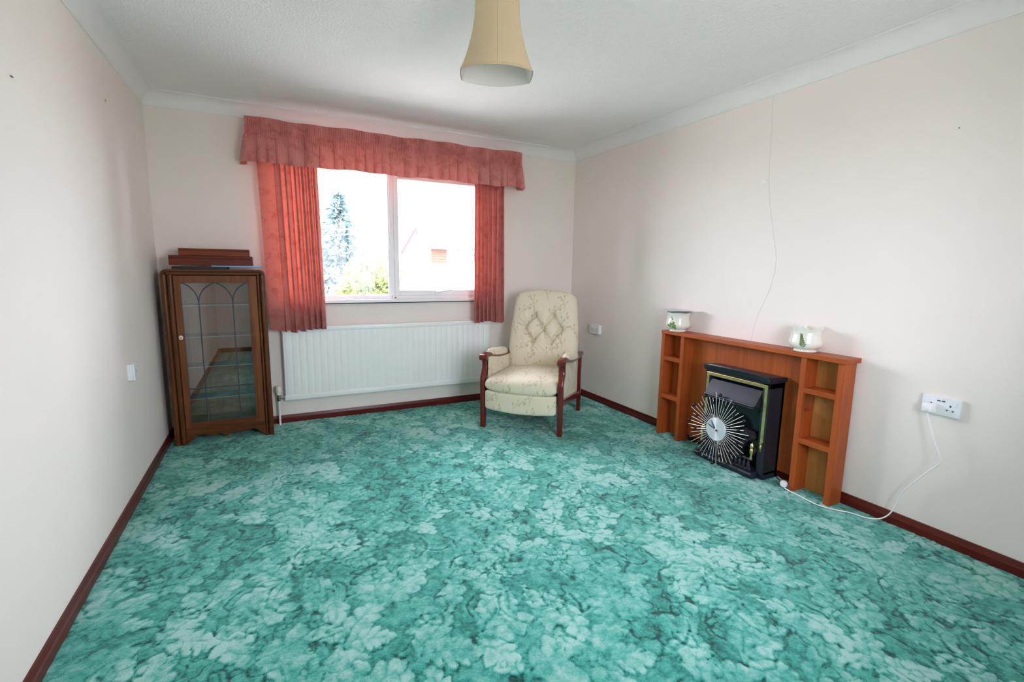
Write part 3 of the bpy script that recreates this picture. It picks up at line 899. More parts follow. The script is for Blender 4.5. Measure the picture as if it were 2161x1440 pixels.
    r_.prism([(gx1 - 0.016, gz0), (gx1, gz0), (gx1, gz0 + 0.016), (gx1 - 0.005, gz0 + 0.005)], 'y', yd, yd + 0.02)
    r_.build('bottom_door_rail', M['walnutx'], dr)
    MB().box(gx0, gx1, yd, yd + 0.02, gz1, dz1, 0.002).build('top_door_rail', M['walnutdoor'], dr)
    MB().box(gx0 - 0.004, gx1 + 0.004, yd + 0.009, yd + 0.012, gz0 - 0.004, gz1 + 0.004).build('door_glass', M['cabglass'], dr)
    def came(pts, w=0.0068, name='lead_strip'):
        MB().tube([(p[0], yd + 0.008, p[1]) for p in pts], w * 0.62, 6).build(name, M['lead'], dr, smooth=True)
    xa, xb = 0.258, 0.459
    came([(xa, gz0), (xa, 0.985)]); came([(xb, gz0), (xb, 0.985)]); came([(gx0, 0.395), (gx1, 0.395)])
    xm = (xa + xb) / 2
    def arch(xs, xe, zs, ze):
        p = []
        for k in range(11):
            q = k / 10
            p.append((xs + (xe - xs) * (1 - math.cos(q * PI / 2 * 0.82)) / (1 - math.cos(PI / 2 * 0.82)), zs + (ze - zs) * math.sin(q * PI / 2 * 0.82) / math.sin(PI / 2 * 0.82)))
        return p
    came(arch(xa, xm, 0.985, gz1)); came(arch(xb, xm, 0.985, gz1)); came(arch(xa, gx0 + 0.004, 0.985, gz1)); came(arch(xb, gx1 - 0.004, 0.985, gz1))
    ed = MB(); ring(ed, gx0 - 0.001, gx1 + 0.001, gz0 - 0.001, gz1 + 0.001, (0.003,) * 4, yd + 0.0035, yd + 0.009, 0)
    ed.build('glazing_edge', M['lead'], dr)
    es = MB().lathe([(0.0135, 0.0), (0.0135, -0.003), (0.010, -0.0045), (0.0001, -0.0045)], (0, 0, 0), 20, axis='y')
    es.v = [(0.141 + p[0] * 0.85, yd + p[1], 0.756 + p[2] * 1.1) for p in es.v]
    eo = es.build('keyhole_plate', M['cream_plastic'], dr, smooth=True)
    kh = MB().prism([(0.1385, 0.744), (0.1435, 0.744), (0.1425, 0.756), (0.1445, 0.760), (0.141, 0.764), (0.1375, 0.760), (0.1395, 0.756)], 'y', yd - 0.0052, yd - 0.003)
    kh.build('keyhole', M['hole'], dr)
    st = MB().lathe([(0.0045, 0), (0.0045, -0.001)], (0.178, yd + 0.0088, 1.000), 12, axis='y'); st.build('red_sticker', M['red'], dr)
    # glass shelves
    for z in (0.968, 0.748, 0.535, 0.307):
        sh = MB().box(x0 + 0.026, x1 - 0.026, yf + 0.055, yb - 0.015, z - 0.003, z + 0.003).build('glass_shelf', M['shelfglass'], t)
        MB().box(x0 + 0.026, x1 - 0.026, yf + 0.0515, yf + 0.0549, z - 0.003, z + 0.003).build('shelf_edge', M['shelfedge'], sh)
cabinet()

ZCAB = 1.215
bf = MB().box(0.118, 0.44, -0.250, -0.06, ZCAB + 0.001, ZCAB + 0.018, 0.002).build('folder', M['blackcard'])  # left part extended as painted shadow below the wide box
tag(bf, 'thin black folder under the boxes, extended to stand for their shadow', 'folder')
bl = MB().box(0.345, 0.655, -0.245, -0.05, ZCAB + 0.0185, ZCAB + 0.0265, 0.002)
b_ = bl.build('document_wallet', M['blue'])
tag(b_, 'flat blue card wallet sticking out under boxes on cabinet', 'folder')
def wbox(x0, x1, y0, y1, z0, z1, label, m, lid):
    t = thing('wooden_box', label, 'box', ((x0 + x1) / 2, (y0 + y1) / 2, z0), group='wooden boxes on the cabinet')
    zl = z1 - lid
    MB().box(x0, x1, y0, y1, z0, zl - 0.0012, 0.0025).build('box_body', m, t)
    MB().box(x0, x1, y0, y1, zl, z1, 0.004, 3).build('box_lid', m, t)
    MB().box(x0 + 0.003, x1 - 0.003, y0 + 0.003, y1 - 0.003, zl - 0.002, zl + 0.001).build('lid_gap', M['hole'], t)
wbox(0.103, 0.597, -0.235, -0.045, ZCAB + 0.027, ZCAB + 0.092, 'wide dark red mahogany box lying on top of the cabinet', M['mahog'], 0.020)
wbox(0.160, 0.580, -0.230, -0.060, ZCAB + 0.0925, ZCAB + 0.140, 'smaller lighter mahogany box stacked on the wide box', M['mahog2'], 0.012)

# ------------------------------------------------------------------ armchair
def sprig_tile():
    px = 0.0022; TW, TH = 0.27, 0.33
    nx, ny = int(TW / px), int(TH / px)
    X, Y = np.meshgrid((np.arange(nx) + .5) * px, (np.arange(ny) + .5) * px)
    out = np.zeros(X.shape)
    def w_(a, c, Tt):
        d = a - c
        return d - Tt * np.round(d / Tt)
    def stem(pts, w):
        nonlocal out
        for k in range(len(pts) - 1):
            (ax, ay), (bx, by) = pts[k], pts[k + 1]
            dx, dy = w_(X, ax, TW), w_(Y, ay, TH)
            ex, ey = bx - ax, by - ay; l2 = ex * ex + ey * ey + 1e-12
            q = np.clip((dx * ex + dy * ey) / l2, 0, 1)
            d = np.hypot(dx - q * ex, dy - q * ey)
            out = np.maximum(out, 0.62 * sm(w, w * 0.25, d))
    def leaf(cx, cy, a, L, Wd, k=0.85):
        nonlocal out
        dx, dy = w_(X, cx, TW), w_(Y, cy, TH)
        u = (dx * math.cos(a) + dy * math.sin(a)) / L; v = (-dx * math.sin(a) + dy * math.cos(a)) / L
        uu = np.clip(u, 0, 1)
        d = (Wd * np.sin(PI * uu) ** 0.9 - np.abs(v)) * L
        d = np.where((u < 0) | (u > 1), -1, d)
        out = np.maximum(out, k * sm(-0.001, 0.0015, d))
    rs = random.Random(9)
    for (sx, sy, a0, sg) in ((0.05, 0.02, 1.25, 1), (0.18, 0.10, 1.9, -1), (0.07, 0.20, 1.5, -1), (0.20, 0.26, 1.1, 1)):
        p = [(sx, sy)]; a = a0
        for k in range(12):
            a += sg * 0.11
            p.append((p[-1][0] + 0.011 * math.cos(a), p[-1][1] + 0.011 * math.sin(a)))
            if k in (2, 4, 6, 8, 10):
                s2 = 1 if (k // 2) % 2 else -1
                q = a + s2 * 0.85
                b = [p[-1]]
                for m_ in range(3):
                    q -= s2 * 0.12
                    b.append((b[-1][0] + 0.008 * math.cos(q), b[-1][1] + 0.008 * math.sin(q)))
                stem(b, 0.0022)
                leaf(b[-1][0], b[-1][1], q, 0.024 + 0.010 * rs.random(), 0.19)
                if rs.random() < 0.5:
                    for m_ in range(3): leaf(b[1][0], b[1][1], q + 1.3 * s2 + m_ * 0.5, 0.009, 0.3, 0.7)
        stem(p, 0.0024)
        leaf(p[-1][0], p[-1][1], a, 0.024, 0.24)
    return out, TW, TH
SPR = sprig_tile()
def sprig_at(u, v):
    tl, TW, TH = SPR
    u = np.asarray(u, float); v = np.asarray(v, float)
    fu = (u / TW) % 1 * tl.shape[1] - .5; fv = (v / TH) % 1 * tl.shape[0] - .5
    i0 = np.floor(fu).astype(int); j0 = np.floor(fv).astype(int); a = fu - i0; b = fv - j0
    H, Wd = tl.shape
    g = lambda j, i: tl[j % H, i % Wd]
    return g(j0, i0) * (1 - a) * (1 - b) + g(j0, i0 + 1) * a * (1 - b) + g(j0 + 1, i0) * (1 - a) * b + g(j0 + 1, i0 + 1) * a * b

def fabric_part(name, pos, uv, parent, smooth=True):
    """pos: (n,m,3) arrays of one or more sheets"""
    mb = MB(); at = []
    for P, UV in zip(pos, uv):
        mb.grid([[tuple(p) for p in row] for row in P])
        at.append(sprig_at(UV[..., 0], UV[..., 1]).ravel())
    at = np.concatenate(at).astype(np.float32)
    me = bpy.data.meshes.new(name); me.from_pydata(mb.v, [], mb.f)
    a = me.attributes.new('sprig', 'FLOAT', 'POINT'); a.data.foreach_set('value', at)
    bm = bmesh.new(); bm.from_mesh(me)
    bmesh.ops.remove_doubles(bm, verts=list(bm.verts), dist=0.0002)
    bmesh.ops.recalc_face_normals(bm, faces=list(bm.faces)); bm.to_mesh(me); bm.free()
    me.polygons.foreach_set('use_smooth', [True] * len(me.polygons))
    me.materials.append(M['fabric'])
    o = bpy.data.objects.new(name, me); COL.objects.link(o); o.parent = parent
    return o

def axis_pts(n, p=1.35):
    t = np.linspace(-1, 1, n)
    return np.sign(t) * (1 - (1 - np.abs(t)) ** p)

def armchair():
    t = thing('armchair', 'cream leaf sprig armchair with buttoned back and red mahogany arms', 'armchair', (2.361, -0.985, 0), math.radians(-45.64))
    cw = M['chairwood']
    # front legs continuing up as S-curved arm supports, ending in a scroll
    for sd in (-1, 1):
        u = sd * 0.312
        hw = 0.021
        path = [(u, 0.026, 0.0), (u, 0.024, 0.2), (u, 0.022, 0.37), (u, 0.024, 0.405), (u, 0.046, 0.440), (u, 0.064, 0.475), (u, 0.066, 0.510), (u, 0.056, 0.545), (u, 0.050, 0.565)]
        def sec(q):
            d = 0.019 + 0.003 * (q < 0.3) ; w_ = 0.018 + 0.003 * min(1, q * 2)
            return [(-w_, -d + .004), (-w_ + .004, -d), (w_ - .004, -d), (w_, -d + .004), (w_, d - .004), (w_ - .004, d), (-w_ + .004, d), (-w_, d - .004)]
        lg = MB().sweep(path, sec, (1, 0, 0)).build('front_leg', cw, t, smooth=True, local=True, angle=50)
        # rear leg
        MB().sweep([(u, 0.742, 0.0), (u, 0.728, 0.17), (u, 0.722, 0.35), (u, 0.735, 0.505)], [(-.016, -.017), (.016, -.017), (.016, .017), (-.016, .017)], (1, 0, 0)).build('rear_leg', cw, t, local=True)
        # side rail, low, falling to the back
        MB().sweep([(u, 0.045, 0.247), (u, 0.40, 0.205), (u, 0.715, 0.168)], [(-.012, -.024), (.012, -.024), (.012, .024), (-.012, .024)], (1, 0, 0)).build('side_rail', cw, t, local=True)
        # arm: scroll in front, dipping then rising a little at the back
        ap = [(u, 0.030, 0.566), (u, 0.075, 0.577), (u, 0.13, 0.570), (u, 0.20, 0.552), (u, 0.32, 0.532), (u, 0.46, 0.520), (u, 0.60, 0.516), (u, 0.70, 0.518), (u, 0.752, 0.522)]
        def asec(q):
            w_ = 0.027; h = 0.016 + 0.004 * (q < 0.15)
            return [(-w_, -h + .006), (-w_ + .008, -h), (w_ - .008, -h), (w_, -h + .006), (w_, h - .006), (w_ - .008, h), (-w_ + .008, h), (-w_, h - .006)]
        arm = MB().sweep(ap, asec, (1, 0, 0)).build('armrest', cw, t, smooth=True, local=True, angle=50)
        MB().lathe([(0.0001, -0.032), (0.017, -0.0315), (0.0235, -0.028), (0.025, -0.02), (0.025, 0.02), (0.0235, 0.028), (0.017, 0.0315), (0.0001, 0.032)], (u, 0.026, 0.560), 18, axis='x').build('arm_scroll', cw, arm, smooth=True, local=True)
        # padded arm top
        nn, mm = 34, 22
        A = axis_pts(nn); P = np.zeros((nn, mm, 3)); UV = np.zeros((nn, mm, 2))
        for i in range(nn):
            vv = 0.335 + 0.205 * A[i]
            wid = 0.035 * (1 - abs(A[i]) ** 7) ** 0.5
            zb = np.interp(vv, [0.03, 0.13, 0.2, 0.32, 0.46, 0.6], [0.58, 0.576, 0.562, 0.545, 0.534, 0.530])
            for j in range(mm):
                an = PI * (-0.12 + 1.24 * j / (mm - 1))
                P[i, j] = (u + wid * math.cos(an), vv, zb + 0.050 * (1 - abs(A[i]) ** 5) ** 0.5 * max(-0.15, math.sin(an)) + 0.001)
                UV[i, j] = (vv, u + 0.09 * j / mm)
        fabric_part('arm_pad', [P], [UV], t)
        # upholstered side panel
        nn, mm = 90, 70
        vs = np.linspace(0.055, 0.712, nn); 
        sheets = []; uvs = []
        for off in (0.0, -0.016 * sd):
            P = np.zeros((nn, mm, 3)); UV = np.zeros((nn, mm, 2))
            for i in range(nn):
                zb = lerp(0.246, 0.168, (vs[i] - 0.045) / 0.67) + 0.010
                zt_ = np.interp(vs[i], [0.03, 0.13, 0.2, 0.32, 0.46, 0.6, 0.75], [0.56, 0.556, 0.542, 0.522, 0.510, 0.506, 0.508])
                for j in range(mm):
                    z = lerp(zb, zt_, j / (mm - 1))
                    P[i, j] = (sd * 0.300 + off, vs[i], z); UV[i, j] = (vs[i] + 0.1 * sd, z)
            sheets.append(P); uvs.append(UV)
        fabric_part('side_panel', sheets, uvs, t)
    MB().box(-0.30, 0.30, 0.70, 0.725, 0.15, 0.20, 0.003).build('back_rail', cw, t, local=True)
    MB().box(-0.29, 0.29, 0.06, 0.69, 0.235, 0.262, 0.004).build('seat_base', M['blackcard'], t, local=True)
    # seat cushion
    na, nb = 150, 150
    A = axis_pts(na); B = axis_pts(nb, 1.5)
    AA, BB = np.meshgrid(A, B, indexing='ij')
    def pill(AA, BB, p=7, q=2.6): return np.clip((1 - np.abs(AA) ** p) * (1 - np.abs(BB) ** p), 0, 1) ** (1 / q)
    # top and bottom sheets; bow the front, dip slightly in the middle
    u = 0.286 * AA * (1 - 0.02 * np.abs(BB) ** 8)
    frontb = -0.052 * (1 - AA ** 2) * np.clip(-BB, 0, 1) ** 3
    v = lerp(-0.02, 0.59, (BB + 1) / 2) + frontb
    hgt = pill(AA, BB, 10, 3.2)
    zc = 0.356
    top = zc + hgt * (0.058 + 0.018 * (1 - AA ** 2) * (1 - 0.6 * BB ** 2) + 0.008 * np.exp(-((BB + .75) / .25) ** 2)) + 0.010 * np.sin(3 * AA + 1) * hgt * 0.4
    bot = zc - hgt * (0.052 + 0.012 * (1 - AA ** 2))
    zt = np.stack([u, v, top], -1); zb = np.stack([u, v, bot], -1)
    sw = zt.copy(); sb = zb.copy()
    arc = lambda z: v - z * 1.0
    UVt = np.stack([u + 0.03, np.where(v < 0.05, v * 0.6 + (top - 0.42) * 1.0, v * 0.6)], -1)
    UVb = np.stack([u + 0.03, v * 0.6 + (bot - 0.42)], -1)
    fabric_part('seat_cushion', [sw, sb], [UVt, UVb], t)
    # footrest panel under the seat
    A = axis_pts(150); B = axis_pts(76)
    AA, BB = np.meshgrid(A, B, indexing='ij')
    hg = pill(AA, BB, 9, 2.4)
    rcorner = np.clip(np.abs(AA) - 0.93, 0, 1) / 0.07
    uu = 0.284 * AA
    zz = 0.237 + BB * 0.072 * (1 - 0.12 * rcorner ** 2) - 0.012 * (1 - AA ** 2) * (1 - BB) / 2
    bow = -0.035 * (1 - AA ** 2)
    vf = -0.002 + bow - 0.024 * hg; vbk = 0.030 + bow + 0.008 * hg
    fabric_part('footrest', [np.stack([uu, vf, zz], -1), np.stack([uu, np.where(hg > 0.02, vbk, vf), zz], -1)], [np.stack([uu + 0.11, zz * 1.05 + 0.02], -1), np.stack([uu, zz], -1)], t)
    # buttoned back cushion: (u, w up the back, d forwards)
    A = axis_pts(165, 1.25); B = axis_pts(200, 1.2)
    AA, BB = np.meshgrid(A, B, indexing='ij')
    w = (BB + 1) / 2
    Hh = 0.685
    half = 0.298 + 0.010 * np.sin(PI * np.clip(w * 1.5, 0, 1)) - 0.030 * np.clip((w - 0.55) / 0.45, 0, 1) ** 1.5
    cor = np.clip((np.abs(BB) - 0.86) / 0.14, 0, 1)
    half = half * (1 - 0.075 * np.where(BB > 0, cor, cor * 0.5) ** 3.0)
    uu = AA * half
    arch = 0.032 * (1 - AA ** 2) - 0.022 * np.clip((np.abs(AA) - 0.82) / 0.18, 0, 1) ** 2
    hh = w * Hh + arch * np.clip(BB, 0, 1) ** 2
    hg = pill(AA, BB, 9, 2.5)
    bulge = 0.070 + 0.028 * (1 - AA ** 2) * np.sin(PI * np.clip(w, 0, 1)) + 0.012 * np.exp(-((w - 0.15) / 0.15) ** 2)
    btn = [(-0.082, 0.485), (0.082, 0.485), (-0.165, 0.372), (0.0, 0.372), (0.165, 0.372), (-0.082, 0.255), (0.082, 0.255)]
    links = [(0, 2), (0, 3), (1, 3), (1, 4), (2, 5), (3, 5), (3, 6), (4, 6)]
    ext = [((-0.082, 0.485), (-0.115, 0.60)), ((0.082, 0.485), (0.115, 0.60)), ((-0.165, 0.372), (-0.27, 0.40)), ((0.165, 0.372), (0.27, 0.40)),
           ((-0.082, 0.255), (-0.10, 0.10)), ((0.082, 0.255), (0.10, 0.10))]
    dent = np.zeros(AA.shape)
    def segd(p, q):
        ex, ey = q[0] - p[0], q[1] - p[1]; l2 = ex * ex + ey * ey
        k = np.clip(((uu - p[0]) * ex + (hh - p[1]) * ey) / l2, 0, 1)
        return np.hypot(uu - p[0] - k * ex, hh - p[1] - k * ey), k
    for a, b in links:
        d, k = segd(btn[a], btn[b])
        dent = np.maximum(dent, 0.026 * np.exp(-(d / 0.015) ** 2) + 0.010 * np.exp(-(d / 0.038) ** 2))
    for p, q in ext:
        d, k = segd(p, q)
        dent = np.maximum(dent, 0.018 * (1 - k) ** 1.2 * np.exp(-(d / 0.016) ** 2))
    for p in btn:
        d = np.hypot(uu - p[0], hh - p[1])
        dent = np.maximum(dent, dent + 0.026 * np.exp(-(d / 0.020) ** 2) + 0.016 * np.exp(-(d / 0.05) ** 2))
    rs = np.random.RandomState(2)
    wr = 0.0022 * np.sin(110 * uu + 60 * hh + 3 * np.sin(30 * hh)) * np.exp(-((np.hypot(uu, hh - 0.37) - 0.19) / 0.05) ** 2)
    df = hg * bulge - dent * hg + wr * hg
    db = -hg * 0.055
    tilt = math.atan2(0.125, Hh)
    base = np.array([0, 0.605, 0.365])
    up = np.array([0, math.sin(tilt), math.cos(tilt)]); fw = np.array([0, -math.cos(tilt), math.sin(tilt)])
    def place(d):
        return base + uu[..., None] * np.array([1.0, 0, 0]) + hh[..., None] * up + d[..., None] * fw
    fabric_part('back_cushion', [place(df), place(db)], [np.stack([uu + 0.02, hh + 0.07], -1), np.stack([uu, hh], -1)], t)
    for p in btn:
        i = np.unravel_index(np.argmin((uu - p[0]) ** 2 + (hh - p[1]) ** 2), uu.shape)
        c = place(df)[i] + 0.004 * fw
        MB().ball(tuple(c), 0.0095, 12, 8).build('button', M['pot'], t, smooth=True, local=True)
armchair()

# ------------------------------------------------------------------ fireplace surround
FX = 3.330
def surround():
    t = thing('fireplace_surround', 'teak fireplace surround with open shelf bays standing against right wall', 'fireplace', (3.39, -2.10, 0))
    tk = M['teak']
    xb = RW - 0.002
    sb = RW - TS - 0.006
    MB().box(3.317, xb, -2.757, -1.442, 0.785, 0.810, 0.0015).build('mantel_top', M['teaky'], t)
    MB().box(FX, sb, -1.466, -1.434, 0.0, 0.785, 0.0012).build('upright_panel', tk, t)
    MB().box(FX, sb, -1.655, -1.623, 0.0, 0.785, 0.0012).build('upright_panel', tk, t)
    MB().box(FX, sb, -2.745, -2.712, 0.0, 0.785, 0.0012).build('upright_panel', tk, t)
    # this upright has a square cut-out behind its front edge
    up = MB(); y0, y1 = -2.546, -2.514
    up.box(FX, sb, y0, y1, 0.0, 0.474, 0.0012); up.box(FX, sb, y0, y1, 0.57, 0.785, 0.0012)
    up.box(FX, FX + 0.018, y0, y1, 0.474, 0.57); up.box(sb - 0.012, sb, y0, y1, 0.474, 0.57)
    up.build('upright_panel', tk, t, label='teak upright with a square cut-out near the top')
    for (a, b) in ((-1.623, -1.466), (-2.712, -2.546)):
        for z0, z1 in ((0.586, 0.614), (0.293, 0.322)):
            MB().box(FX + 0.001, sb, a, b, z0, z1, 0.001).build('shelf', M['teaky'], t)
    pb = MB().box(3.428, sb, -2.514, -1.655, 0.045, 0.785); pb.build('back_panel', M['teakpanel'], t)
    MB().box(3.429, sb, -1.623, -1.466, 0.0, 0.785).build('bay_back', M['teakpanel'], t)
    # right bay back: two pale boards with a joint
    MB().box(3.431, sb, -2.6005, -2.546, 0.0, 0.785, 0.002).build('bay_back', M['rawboard'], t, label='pale unfinished back board')
    MB().box(3.431, sb, -2.712, -2.6005, 0.0, 0.785, 0.002).build('bay_back', M['rawboard'], t, label='pale unfinished back board')
surround()

# ------------------------------------------------------------------ electric fire
def fire():
    t = thing('electric_fire', 'black electric fire with brass trim standing inside the teak surround', 'heater', (3.36, -2.14, 0))
    bk = M['black']; yL, yR = -1.905, -2.372; xf = 3.288; xb = 3.4275
    # casing: sides, top and frame front
    cs = MB(); cs.box(xf, xb, yR, yR + 0.045, 0.03, 0.60, 0.003); cs.box(xf, xb, yL - 0.036, yL, 0.03, 0.60, 0.003)
    cs.box(xf, xb, yR, yL, 0.565, 0.612, 0.003); cs.box(xb - 0.02, xb, yR, yL, 0.0, 0.6)
    cs.box(3.30, xb, yR, yL, 0.0, 0.05, 0.003)
    cs.build('casing', bk, t)
    # bowed and moulded top hood
    n = 28; prof = [(0.0, 0.0), (-0.010, 0.001), (-0.019, 0.006), (-0.0245, 0.014), (-0.0255, 0.023), (-0.025, 0.029), (-0.033, 0.031), (-0.034, 0.036), (-0.030, 0.041)]
    P = []
    for k in range(n + 1):
        q = k / n; y = lerp(yL + 0.002, yR - 0.012, q)
        bow = -0.034 * (1 - (2 * q - 1) ** 2)
        rise = 0.014 * (1 - (2 * q - 1) ** 2)
        row = [(xb, y, 0.604)] + [(xf + 0.004 + d + bow * (0.3 + 0.7 * h / 0.04), y, 0.602 + h + rise * h / 0.041) for d, h in prof] + [(xb, y, 0.629)]
        P.append(row)
    hd_ = MB().grid(P); m_ = len(P[0])
    hd_.f.append(tuple(range(m_))); hd_.f.append(tuple(n * m_ + k for k in range(m_)))
    hd_.build('top_hood', bk, t, smooth=True, angle=35)
    # brass inlay: inverted U
    b = MB(); xq = xf - 0.003
    b.box(xq, xf + 0.002, yL - 0.030, yL - 0.010, 0.30, 0.588, 0.001); b.box(xq, xf + 0.002, yR + 0.010, yR + 0.030, 0.235, 0.588, 0.001)
    b.box(xq, xf + 0.002, yR + 0.030, yL - 0.030, 0.568, 0.588, 0.001)
    b.build('brass_trim', M['brass'], t)
    for y in (yL - 0.020, yR + 0.020):
        MB().lathe([(0.0001, 0.0), (0.004, 0.006), (0.002, 0.014), (0.008, 0.026), (0.009, 0.034), (0.005, 0.044), (0.009, 0.05), (0.009, 0.06), (0.0001, 0.064)], (xf - 0.006, y, 0.175), 12).build('brass_finial', M['brass'], t, smooth=True)
    # sloping canopy
    ya, yb_ = yL - 0.040, yR + 0.050
    c = MB()
    c.add([(xf + 0.012, ya, 0.545), (xf + 0.012, yb_, 0.545), (xf - 0.045, ya - 0.004, 0.455), (xf - 0.045, yb_ + 0.004, 0.455),
           (xf + 0.012, ya, 0.435), (xf + 0.012, yb_, 0.435)], [[0, 1, 3, 2], [2, 3, 5, 4], [0, 2, 4], [1, 5, 3], [0, 4, 5, 1]])
    cn = c.build('canopy', bk, t)
    MB().tube([(xf - 0.047, ya - 0.004, 0.452), (xf - 0.047, yb_ + 0.004, 0.452)], 0.007, 8).build('canopy_lip', bk, cn, smooth=True)
    MB().tube([(xf - 0.034, ya - 0.01, 0.436), (xf - 0.034, yb_ + 0.02, 0.436)], 0.005, 8).build('canopy_lip', bk, cn, smooth=True)
    # glass back and fuel bed
    MB().box(3.335, 3.340, yR + 0.045, yL - 0.036, 0.06, 0.565).build('flame_screen', M['blackglass'], t)
    rs = random.Random(6)
    for k in range(26):
        y = lerp(yL - 0.06, yR + 0.07, k / 25); z = 0.085 + 0.10 * rs.random() + (0.09 if 17 < k < 24 else 0.0); r = 0.018 + 0.012 * rs.random()
        cc = MB().ball((3.305 + 0.02 * rs.random(), y, z), r, 8, 5)
        cc.v = [(x + rs.uniform(-.004, .004), y_ + rs.uniform(-.004, .004), z_ + rs.uniform(-.004, .004)) for x, y_, z_ in cc.v]
        cc.build('coal', M['coal'], t)
    # front fret: bottle-shaped bars between two rails
    fx = xf - 0.028
    MB().tube([(fx, yL - 0.02, 0.118), (fx, yR + 0.055, 0.118)], 0.006, 8).build('fret_rail', bk, t, smooth=True)
    MB().tube([(fx, yL - 0.02, 0.052), (fx, yR + 0.055, 0.052)], 0.006, 8).build('fret_rail', bk, t, smooth=True)
    for k in range(13):
        y = lerp(yL - 0.04, yR + 0.075, k / 12)
        MB().lathe([(0.004, 0.0), (0.011, 0.008), (0.012, 0.03), (0.006, 0.05), (0.004, 0.066), (0.007, 0.072), (0.0001, 0.08)], (fx + 0.001, y, 0.05), 10).build('fret_bar', bk, t, smooth=True)
    for y, z in ((yR + 0.060, 0.165), (yL - 0.03, 0.165)):
        MB().lathe([(0.009, -0.045), (0.006, -0.02), (0.012, 0.0), (0.012, 0.012), (0.007, 0.022), (0.013, 0.034), (0.009, 0.05), (0.0001, 0.06)], (fx, y, z), 14).build('brass_knob', M['brass'], t, smooth=True)
    MB().ball((fx - 0.008, -2.09, 0.075), 0.009, 12, 8).build('brass_knob', M['brass'], t, smooth=True)
    # base tray with rounded nosing
    MB().box(xf - 0.040, 3.31, yR + 0.035, yL + 0.005, 0.0, 0.044, 0.006).build('base_tray', bk, t)
    MB().tube([(xf - 0.042, yR + 0.034, 0.030), (xf - 0.042, yL + 0.008, 0.030)], 0.014, 12).build('tray_nosing', bk, t, smooth=True)
fire()

# ------------------------------------------------------------------ sunburst clock leaning on the fire
def clock():
    # local frame: disc normal = local -x (towards the room), y across, z up; leaned back
    t = thing('sunburst_clock', 'silver sunburst wall clock with black balls leaning on the fire', 'clock', (3.196, -2.086, 0.0))
    lean = math.radians(3.2)
    R0 = 0.074; RO = 0.236
    cz = RO + 0.0125
    rot = Matrix.Rotation(lean, 3, 'Y')
    def tr(mb):
        mb.v = [tuple(rot @ Vector((p[0], p[1], p[2] + cz))) for p in mb.v]
        return mb
    d = MB().lathe([(R0, 0.0), (R0, -0.006), (R0 - 0.001, -0.007), (0.0001, -0.007)], (0, 0, 0), 64, axis='x')
    dial = tr(d).build('dial', M['dial'], t, smooth=True, local=True, angle=30)
    tr(MB().lathe([(R0 - 0.012, 0.0), (R0 - 0.012, 0.012), (0.0001, 0.012)], (0, 0, 0), 32, axis='x')).build('movement_case', M['blackgloss'], t, local=True)
    # hands: photograph reads about ten to ten; viewed from -x, image right is -y
    def hand(ang, L, tail, w):
        cy, sz = -math.sin(ang), math.cos(ang)      # ang clockwise from 12 as seen
        px_, pz = -math.cos(ang), -math.sin(ang)
        q = [(-tail, -w), (L * .7, -w * .9), (L, -w * .3), (L, w * .3), (L * .7, w * .9), (-tail, w)]
        pts = [(s_ * cy + o * px_, s_ * sz + o * pz) for s_, o in q]
        return MB().prism(pts, 'x', -0.0105, -0.0090)
    tr(hand(math.radians(-40), 0.062, 0.016, 0.0022)).build('minute_hand', M['blackgloss'], t, local=True)
    tr(hand(math.radians(-71), 0.066, 0.020, 0.0026)).build('hour_hand', M['blackgloss'], t, local=True)
    tr(MB().lathe([(0.006, -0.007), (0.006, -0.0125), (0.0001, -0.013)], (0, 0, 0), 12, axis='x')).build('centre_cap', M['steel'], t, local=True)
    def pt(ang, r, x=-0.001):
        return (x, -math.sin(ang) * r, math.cos(ang) * r)
    n = 48
    for k in range(n):
        a = math.radians(360.0 / n * k + 0.0)
        m_ = k % 4
        if m_ == 0: L, br, bpos = 0.222, 0.0125, 0.223      # big ball at the tip
        elif m_ == 1: L, br, bpos = 0.208, 0.0045, 0.105
        elif m_ == 2: L, br, bpos = 0.205, 0.0095, 0.168    # medium ball part way along
        else: L, br, bpos = 0.232, 0.0, 0
        L *= 1 + 0.02 * math.sin(k * 2.3)
        rd = tr(MB().tube([pt(a, R0 - 0.012), pt(a, L)], 0.0016, 6)).build('rod', M['steel'], t, smooth=True, local=True)
        if br: tr(MB().ball(pt(a, bpos, -0.003 if m_ else -0.001), br, 14, 10)).build('ball', M['blackgloss'], rd, smooth=True, local=True)
clock()

